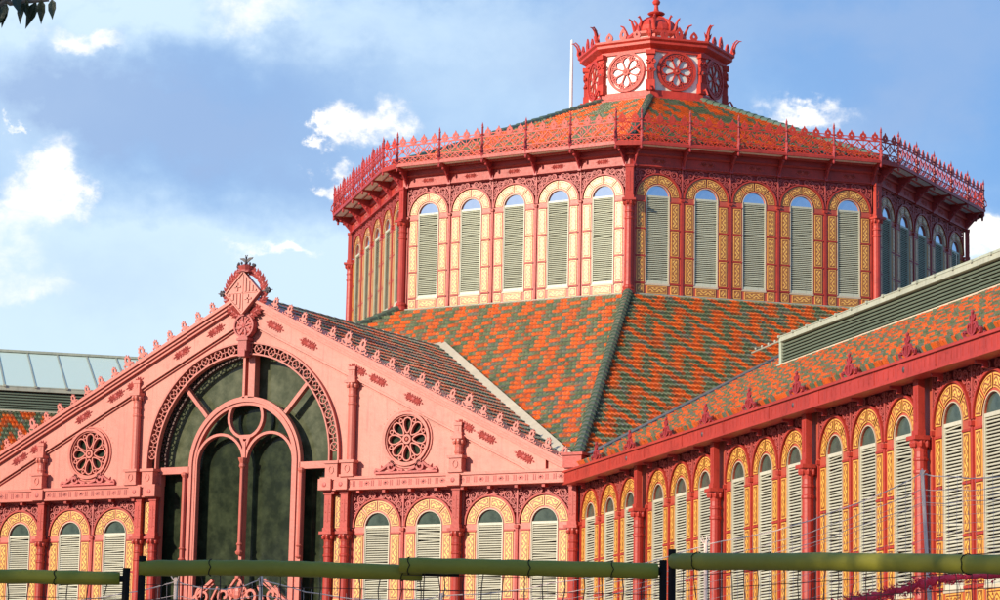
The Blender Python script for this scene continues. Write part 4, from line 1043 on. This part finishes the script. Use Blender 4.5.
# ------------------------------------------------------------------ roof mast
mb = MB(); mb.tube([(0, 0, 0), (0, 0, 1.4), (0, 0, 5.35), (0, 0, 5.4)], [.10, .085, .07, .03], 10); mb.lathe([(.2, 0), (.2, .06), (.12, .1)], n=12)
mast = obj('roof_mast', mb.mesh('roof_mast', [WHITE]), None, T(-4.2, 32.8, 31.0))
tag(mast, 'slim white mast rising behind the upper tiled roof beside the lantern', 'mast')

# ------------------------------------------------------------------ foreground fences and tree
FOAM = paint('olive_foam', (.27, .235, .012), .6, .12, 3.0, bump=.002, dirt=.15)
STEEL = paint('dark_fence_steel', (.014, .011, .010), .85, .2, 5, dirt=.2, spec=.15)
GALV = paint('galvanised_wire', (.80, .58, .47), .7, .15, 5, dirt=.3)
RUST = paint('dark_rusty_wire', (.05, .025, .02), .7, .2, 5, dirt=.2)
NET = paint('magenta_netting', (.80, .03, .06), .6, .3, 14, dirt=.5)
def fence_panel(a, b, ztop, label, posts=(1, 1), overhang=(0, 0), sag=0.02, seed=0, tubr=.036, seams=(.65,), zt2=None):
    """mesh panel between ground points a and b with a foam sleeve round its top rail"""
    a = Vector((a[0], a[1], 0)); b = Vector((b[0], b[1], 0)); Lp = (b-a).length; d = (b-a)/Lp
    rn = random.Random(seed); ang = atan2(d.y, d.x)
    root = tag(empty('fence_panel', a), label, 'fence panel', 'mesh fence panels with foam topped rails'); root.rotation_euler.z = ang
    z1 = ztop; z2 = ztop if zt2 is None else zt2
    zt = lambda x: z1+(z2-z1)*x/Lp
    fm = MB(); [fm.tube([(x, 0, 0.02), (x, 0, z+.03)], .017, 8) for x, z, on in ((0, z1, posts[0]), (Lp, z2, posts[1])) if on]; fm.tube([(0, 0, z1-.02), (Lp, 0, z2-.02)], .016, 8); fm.tube([(0, 0, .15), (Lp, 0, .15)], .016, 8)
    obj('panel_frame', fm.mesh('panel_frame', [STEEL]), root)
    wm = MB(); n = int(Lp/.088)
    for k in range(1, n):
        x = Lp*k/n; pts = [(x+rn.uniform(-.010, .010), rn.uniform(-.006, .006), .15+(zt(x)-.17)*q/26) for q in range(27)]
        wm.tube(pts, .0024, 4, caps=False)
    for q in range(1, 40):
        z = .15+q*.066
        if z > z1-.05: break
        wm.tube([(Lp*k/8, rn.uniform(-.004, .004), z+rn.uniform(-.002, .002)) for k in range(9)], .0016, 4, caps=False)
    obj('wire_mesh', wm.mesh('wire_mesh', [RUST]), root)
    tm = MB(); x0, x1 = -overhang[0], Lp+overhang[1]; n = 28; r = tubr
    pts = []; rr = []
    for k in range(n+1):
        t = k/n; x = x0+(x1-x0)*t; pts.append((x, 0, zt(x)-.02+sag*(sin(pi*t)*1.0-.5)+rn.uniform(-.0015, .0015))); rr.append(r*rn.uniform(.97, 1.03))
    rr[0] *= .93; rr[-1] *= .93
    tm.tube(pts, rr, 20)
    me = tm.mesh('foam_sleeve', [FOAM], smooth=True)
    fo = obj('foam_sleeve', me, root)
    for s_ in seams:
        sm = MB()
        k = int(s_*n); p = pts[k]; x = p[0]
        sm.tube([(x+.006*sin(q*2.0), (r+.0035)*cos(2*pi*q/14), p[2]+(r+.0035)*sin(2*pi*q/14)) for q in range(15)], .0022, 4)
        obj('wire_tie', sm.mesh('wire_tie', [STEEL]), fo)
    ft = MB()
    for x in [x for x, on in ((0, posts[0]), (Lp, posts[1])) if on]: ft.box(x-.12, x+.12, -.3, .3, 0, .13)
    obj('concrete_foot', ft.mesh('concrete_foot', [STONE]), root)
    return root
# (computed in plan: the line of panels crosses in front of the hall about 12 m from the viewer)
fence_panel((46.70, -70.86), (49.03, -69.37), 2.375, 'green foam topped fence panel left of the paired black posts', (1, 1), (0, -.03), .0, 1, .033, (.9,))
fence_panel((49.105, -69.353), (50.36, -68.62), 2.43, 'green foam topped fence panel in front of the great arched window', (1, 0), (.012, -.17), .012, 2, .036, (.28, .93))
fence_panel((50.17, -68.80), (51.175, -68.165), 2.458, 'green foam topped fence panel in front of the middle yellow windows', (0, 1), (0.02, -.025), .0, 3, .036, (.07, .5, .83))
fence_panel((51.345, -68.42), (53.62, -69.62), 2.485, 'green foam topped fence panel in front of the right hand arm', (1, 1), (-.015, 0), .006, 4, .037, (.1, .75), zt2=2.345)

# wire fence right behind
def wire_fence(P, tops, label):
    root = tag(empty('wire_fence', (P[0][0], P[0][1], 0)), label, 'wire fence'); O = Vector((P[0][0], P[0][1], 0)); rn = random.Random(5)
    for k, (p, t) in enumerate(zip(P, tops)):
        mb = MB(); base = Vector((p[0]+p[2], p[1]+p[3], 0))-O; top = Vector((p[0], p[1], t))-O
        mb.tube([base, top], .010, 6); 
        for q in range(4): a = rn.uniform(0, 6.28); mb.tube([top-Vector((0, 0, .03)), top+Vector((.03*cos(a), .03*sin(a), rn.uniform(-.02, .03)))], .003, 4)
        obj('stake', mb.mesh('stake', [GALV]), root)
    wm = MB()
    for k in range(len(P)-1):
        a = Vector((P[k][0], P[k][1], tops[k]))-O; b = Vector((P[k+1][0], P[k+1][1], tops[k+1]))-O
        for dz, s_, r in ((-.02, .05, .0028), (-.10, .03, .0018), (-.17, .02, .0018)):
            wm.tube([a.lerp(b, q/12)+Vector((0, 0, dz-s_*4*(q/12)*(1-q/12)+rn.uniform(-.006, .006))) for q in range(13)], r, 4, caps=False)
        n = max(2, int((b-a).length/.045))
        for q in range(1, n):
            p = a.lerp(b, q/n); sg = -.03*4*(q/n)*(1-q/n)
            wm.tube([p+Vector((rn.uniform(-.006, .006), 0, sg-.02)), p+Vector((rn.uniform(-.01, .01), 0, -.3)), p+Vector((0, 0, -.8))], .0011, 3, caps=False)
        for q in range(3, 14):
            wm.tube([a.lerp(b, j/6)+Vector((0, 0, -.045*q-.03*4*(j/6)*(1-j/6))) for j in range(7)], .0011, 3, caps=False)
    obj('wire_netting', wm.mesh('wire_netting', [GALV]), root)
    return root
# stakes: x, y of the top, then how far the foot stands off
wire_fence([(47.006, -68.2, 0, 0), (48.016, -67.644, 0, 0), (48.41, -67.419, .02, 0), (49.239, -66.927, 0, 0), (50.486, -66.264, 0, 0), (51.692, -66.219, .12, .1), (52.35, -65.9, 0, 0)],
           [2.34, 2.486, 2.501, 2.43, 2.732, 3.076, 3.16], 'sagging pale wire fence on thin stakes behind the foam topped panels')
def netting():
    path = [(50.867, -66.894, 2.27), (51.221, -66.703, 2.345), (51.487, -66.562, 2.41), (51.688, -66.457, 2.468), (51.844, -66.377, 2.522), (52.153, -66.207, 2.558), (52.8, -65.9, 2.58)]
    rn = random.Random(3); mb = MB(); P = [Vector(p) for p in path]
    fine = []
    for k in range(len(P)-1):
        for q in range(12): fine.append(P[k].lerp(P[k+1], q/12)+Vector((0, rn.uniform(-.006, .006), rn.uniform(-.005, .005)-.018)))
    o = P[0].copy(); fine = [p-o for p in fine]
    mb.tube(fine, [rn.uniform(.010, .024) for _ in fine], 9)
    for p in fine:
        for _ in range(26):
            a = rn.uniform(0, 2*pi); d = Vector((rn.uniform(-.03, .03), cos(a)*.026, sin(a)*.026)); c = p+d; e = Vector((rn.uniform(-.014, .014), rn.uniform(-.014, .014), rn.uniform(-.014, .014))); f = Vector((rn.uniform(-.012, .012), rn.uniform(-.01, .01), rn.uniform(-.012, .012)))
            mb.face([c, c+e, c+f+d*.3])
    # a few hanging threads
    for p in fine[::3]: mb.tube([p, p+Vector((rn.uniform(-.02, .02), 0, -.08)), p+Vector((rn.uniform(-.03, .03), 0, -.18))], .0016, 3, caps=False)
    n = obj('rolled_netting', mb.mesh('rolled_netting', [NET]), None, T(*o)); tag(n, 'crumpled magenta safety netting draped along the wire fence at lower right', 'netting')
netting()
LEAF = paint('dark_green_leaf', (.022, .036, .014), .45, .3, 6, dirt=.1)
BARK = paint('grey_bark', (.16, .13, .10), .9, .3, 4, bump=.01, dirt=.3)
def tree(base, h, crown_c, crown_r, nleaf, zmin, label, twigs=(), seed=1, ls=.085):
    root = tag(empty('street_tree', base), label, 'tree', 'street trees around the viewer'); rn = random.Random(seed); B = Vector(base)
    tm = MB(); top = Vector(crown_c)-B
    tm.tube([(0, 0, -.1), (.02, 0, .3), (0, .03, h*.4), (top.x*.5, top.y*.5, h*.75), (top.x*.8, top.y*.8, top.z)], [.22, .16, .14, .11, .06], 10)
    ends = []
    for k in range(22):
        a = rn.uniform(0, 2*pi); st = Vector((top.x*.5, top.y*.5, h*rn.uniform(.6, .95))); e = top+Vector((cos(a)*crown_r[0]*rn.uniform(.3, .85), sin(a)*crown_r[1]*rn.uniform(.3, .85), crown_r[2]*rn.uniform(-.5, .7)))
        mdl = st.lerp(e, .5)+Vector((0, 0, .3)); tm.tube([st, mdl, e], [.06, .04, .012], 6); ends.append((mdl, e))
    for t in twigs:
        tm.tube([Vector(p)-B for p in t], [.03]+[.010]*(len(t)-2)+[.004], 5)
    obj('trunk', tm.mesh('trunk', [BARK]), root)
    cm = MB()
    def leaf(c, dirv, s, nrm):
        d = dirv.normalized(); sd_ = d.cross(nrm).normalized(); nn = sd_.cross(d)
        P = [c, c+d*s*.22+sd_*s*.17, c+d*s*.5+sd_*s*.17, c+d*s*.78+sd_*s*.07, c+d*s, c+d*s*.78-sd_*s*.07, c+d*s*.5-sd_*s*.17, c+d*s*.22-sd_*s*.17]
        m_ = c+d*s*.5-nn*s*.05
        cm.face([P[0], P[1], P[2], m_]); cm.face([m_, P[2], P[3], P[4]]); cm.face([P[0], m_, P[6], P[7]]); cm.face([m_, P[4], P[5], P[6]])
    clumps = [top+Vector((rn.gauss(0, .45)*crown_r[0], rn.gauss(0, .45)*crown_r[1], rn.gauss(0, .4)*crown_r[2])) for _ in range(60)] + [e for _, e in ends]
    for _ in range(nleaf):
        c = rn.choice(clumps)+Vector((rn.gauss(0, .28), rn.gauss(0, .28), rn.gauss(0, .22)))
        if (c+B).z < zmin: continue
        leaf(c, Vector((rn.uniform(-1, 1), rn.uniform(-1, 1), rn.uniform(-1.2, .2))), ls*rn.uniform(.8, 1.4), Vector((rn.uniform(-1, 1), rn.uniform(-1, 1), 1)))
    for t in twigs:
        for k in range(2, len(t)):
            for q in range(2):
                p = Vector(t[k])-B; leaf(p+Vector((rn.uniform(-.03, .03), rn.uniform(-.03, .03), 0)), Vector((rn.uniform(-.5, .5), rn.uniform(-.3, .3), -1)), ls*rn.uniform(.95, 1.25), Vector((.5+rn.uniform(-.6, .6), -.8, .1)))
    obj('crown', cm.mesh('crown', [LEAF]), root)
tree((47.9, -74.2, 0), 4.6, (48.6, -73.9, 6.9), (2.0, 2.0, 1.4), 9000, 5.15, 'leafy street tree whose drooping twig tips enter the top left corner',
     twigs=[[(49.4, -73.4, 5.6), (50.1, -72.8, 4.750), (50.55, -72.35, 4.250), (50.62, -72.30, 4.170), (50.69, -72.27, 4.120), (50.74, -72.24, 4.130), (50.80, -72.20, 4.135)],
            [(49.4, -73.4, 5.6), (50.0, -72.9, 4.650), (50.50, -72.40, 4.170), (50.60, -72.33, 4.100), (50.66, -72.29, 4.115), (50.71, -72.26, 4.150)]])
# street trees behind and to the left of the viewer: they shade the near fence and stand in the reflections of the great window
def canopy_posts():
    spots = [((44.6, -82.3, 0), 5.0, (44.6, -82.0, 7.3), (2.6, 2.2, 1.7), 5200, 2), ((48.6, -84.6, 0), 5.2, (48.4, -84.4, 7.6), (2.6, 2.2, 1.8), 5200, 3), ((40.9, -79.6, 0), 5.0, (41.0, -79.6, 7.2), (2.6, 2.2, 1.7), 4200, 4)]
    texts = ['leafy street tree on the pavement behind the viewer, middle of three', 'leafy street tree on the pavement behind the viewer, nearest to the viewer', 'leafy street tree on the pavement behind the viewer, farthest to the left']
    for (b, h, c, cr, n, sd_), tx in zip(spots, texts): tree(b, h, c, cr, n, 0, tx, seed=sd_, ls=.19)
    far = [(-14, -62), (-24, -52), (-34, -44), (-44, -36), (-30, -62), (-42, -52), (-6, -72)]
    words = ['nearest the viewer side of the road', 'second from the road end', 'in the middle of the row', 'at the far end of the row', 'behind the row, near', 'behind the row, far', 'beside the road kerb']
    for k, ((x, y), wd) in enumerate(zip(far, words)):
        tree((x, y, 0), 13, (x, y, 15.5), (5.0, 5.0, 5.0), 4200, 0, 'tall dark plane tree left of the view, '+wd, seed=20+k, ls=.62)
canopy_posts()
S.render.engine = 'CYCLES'
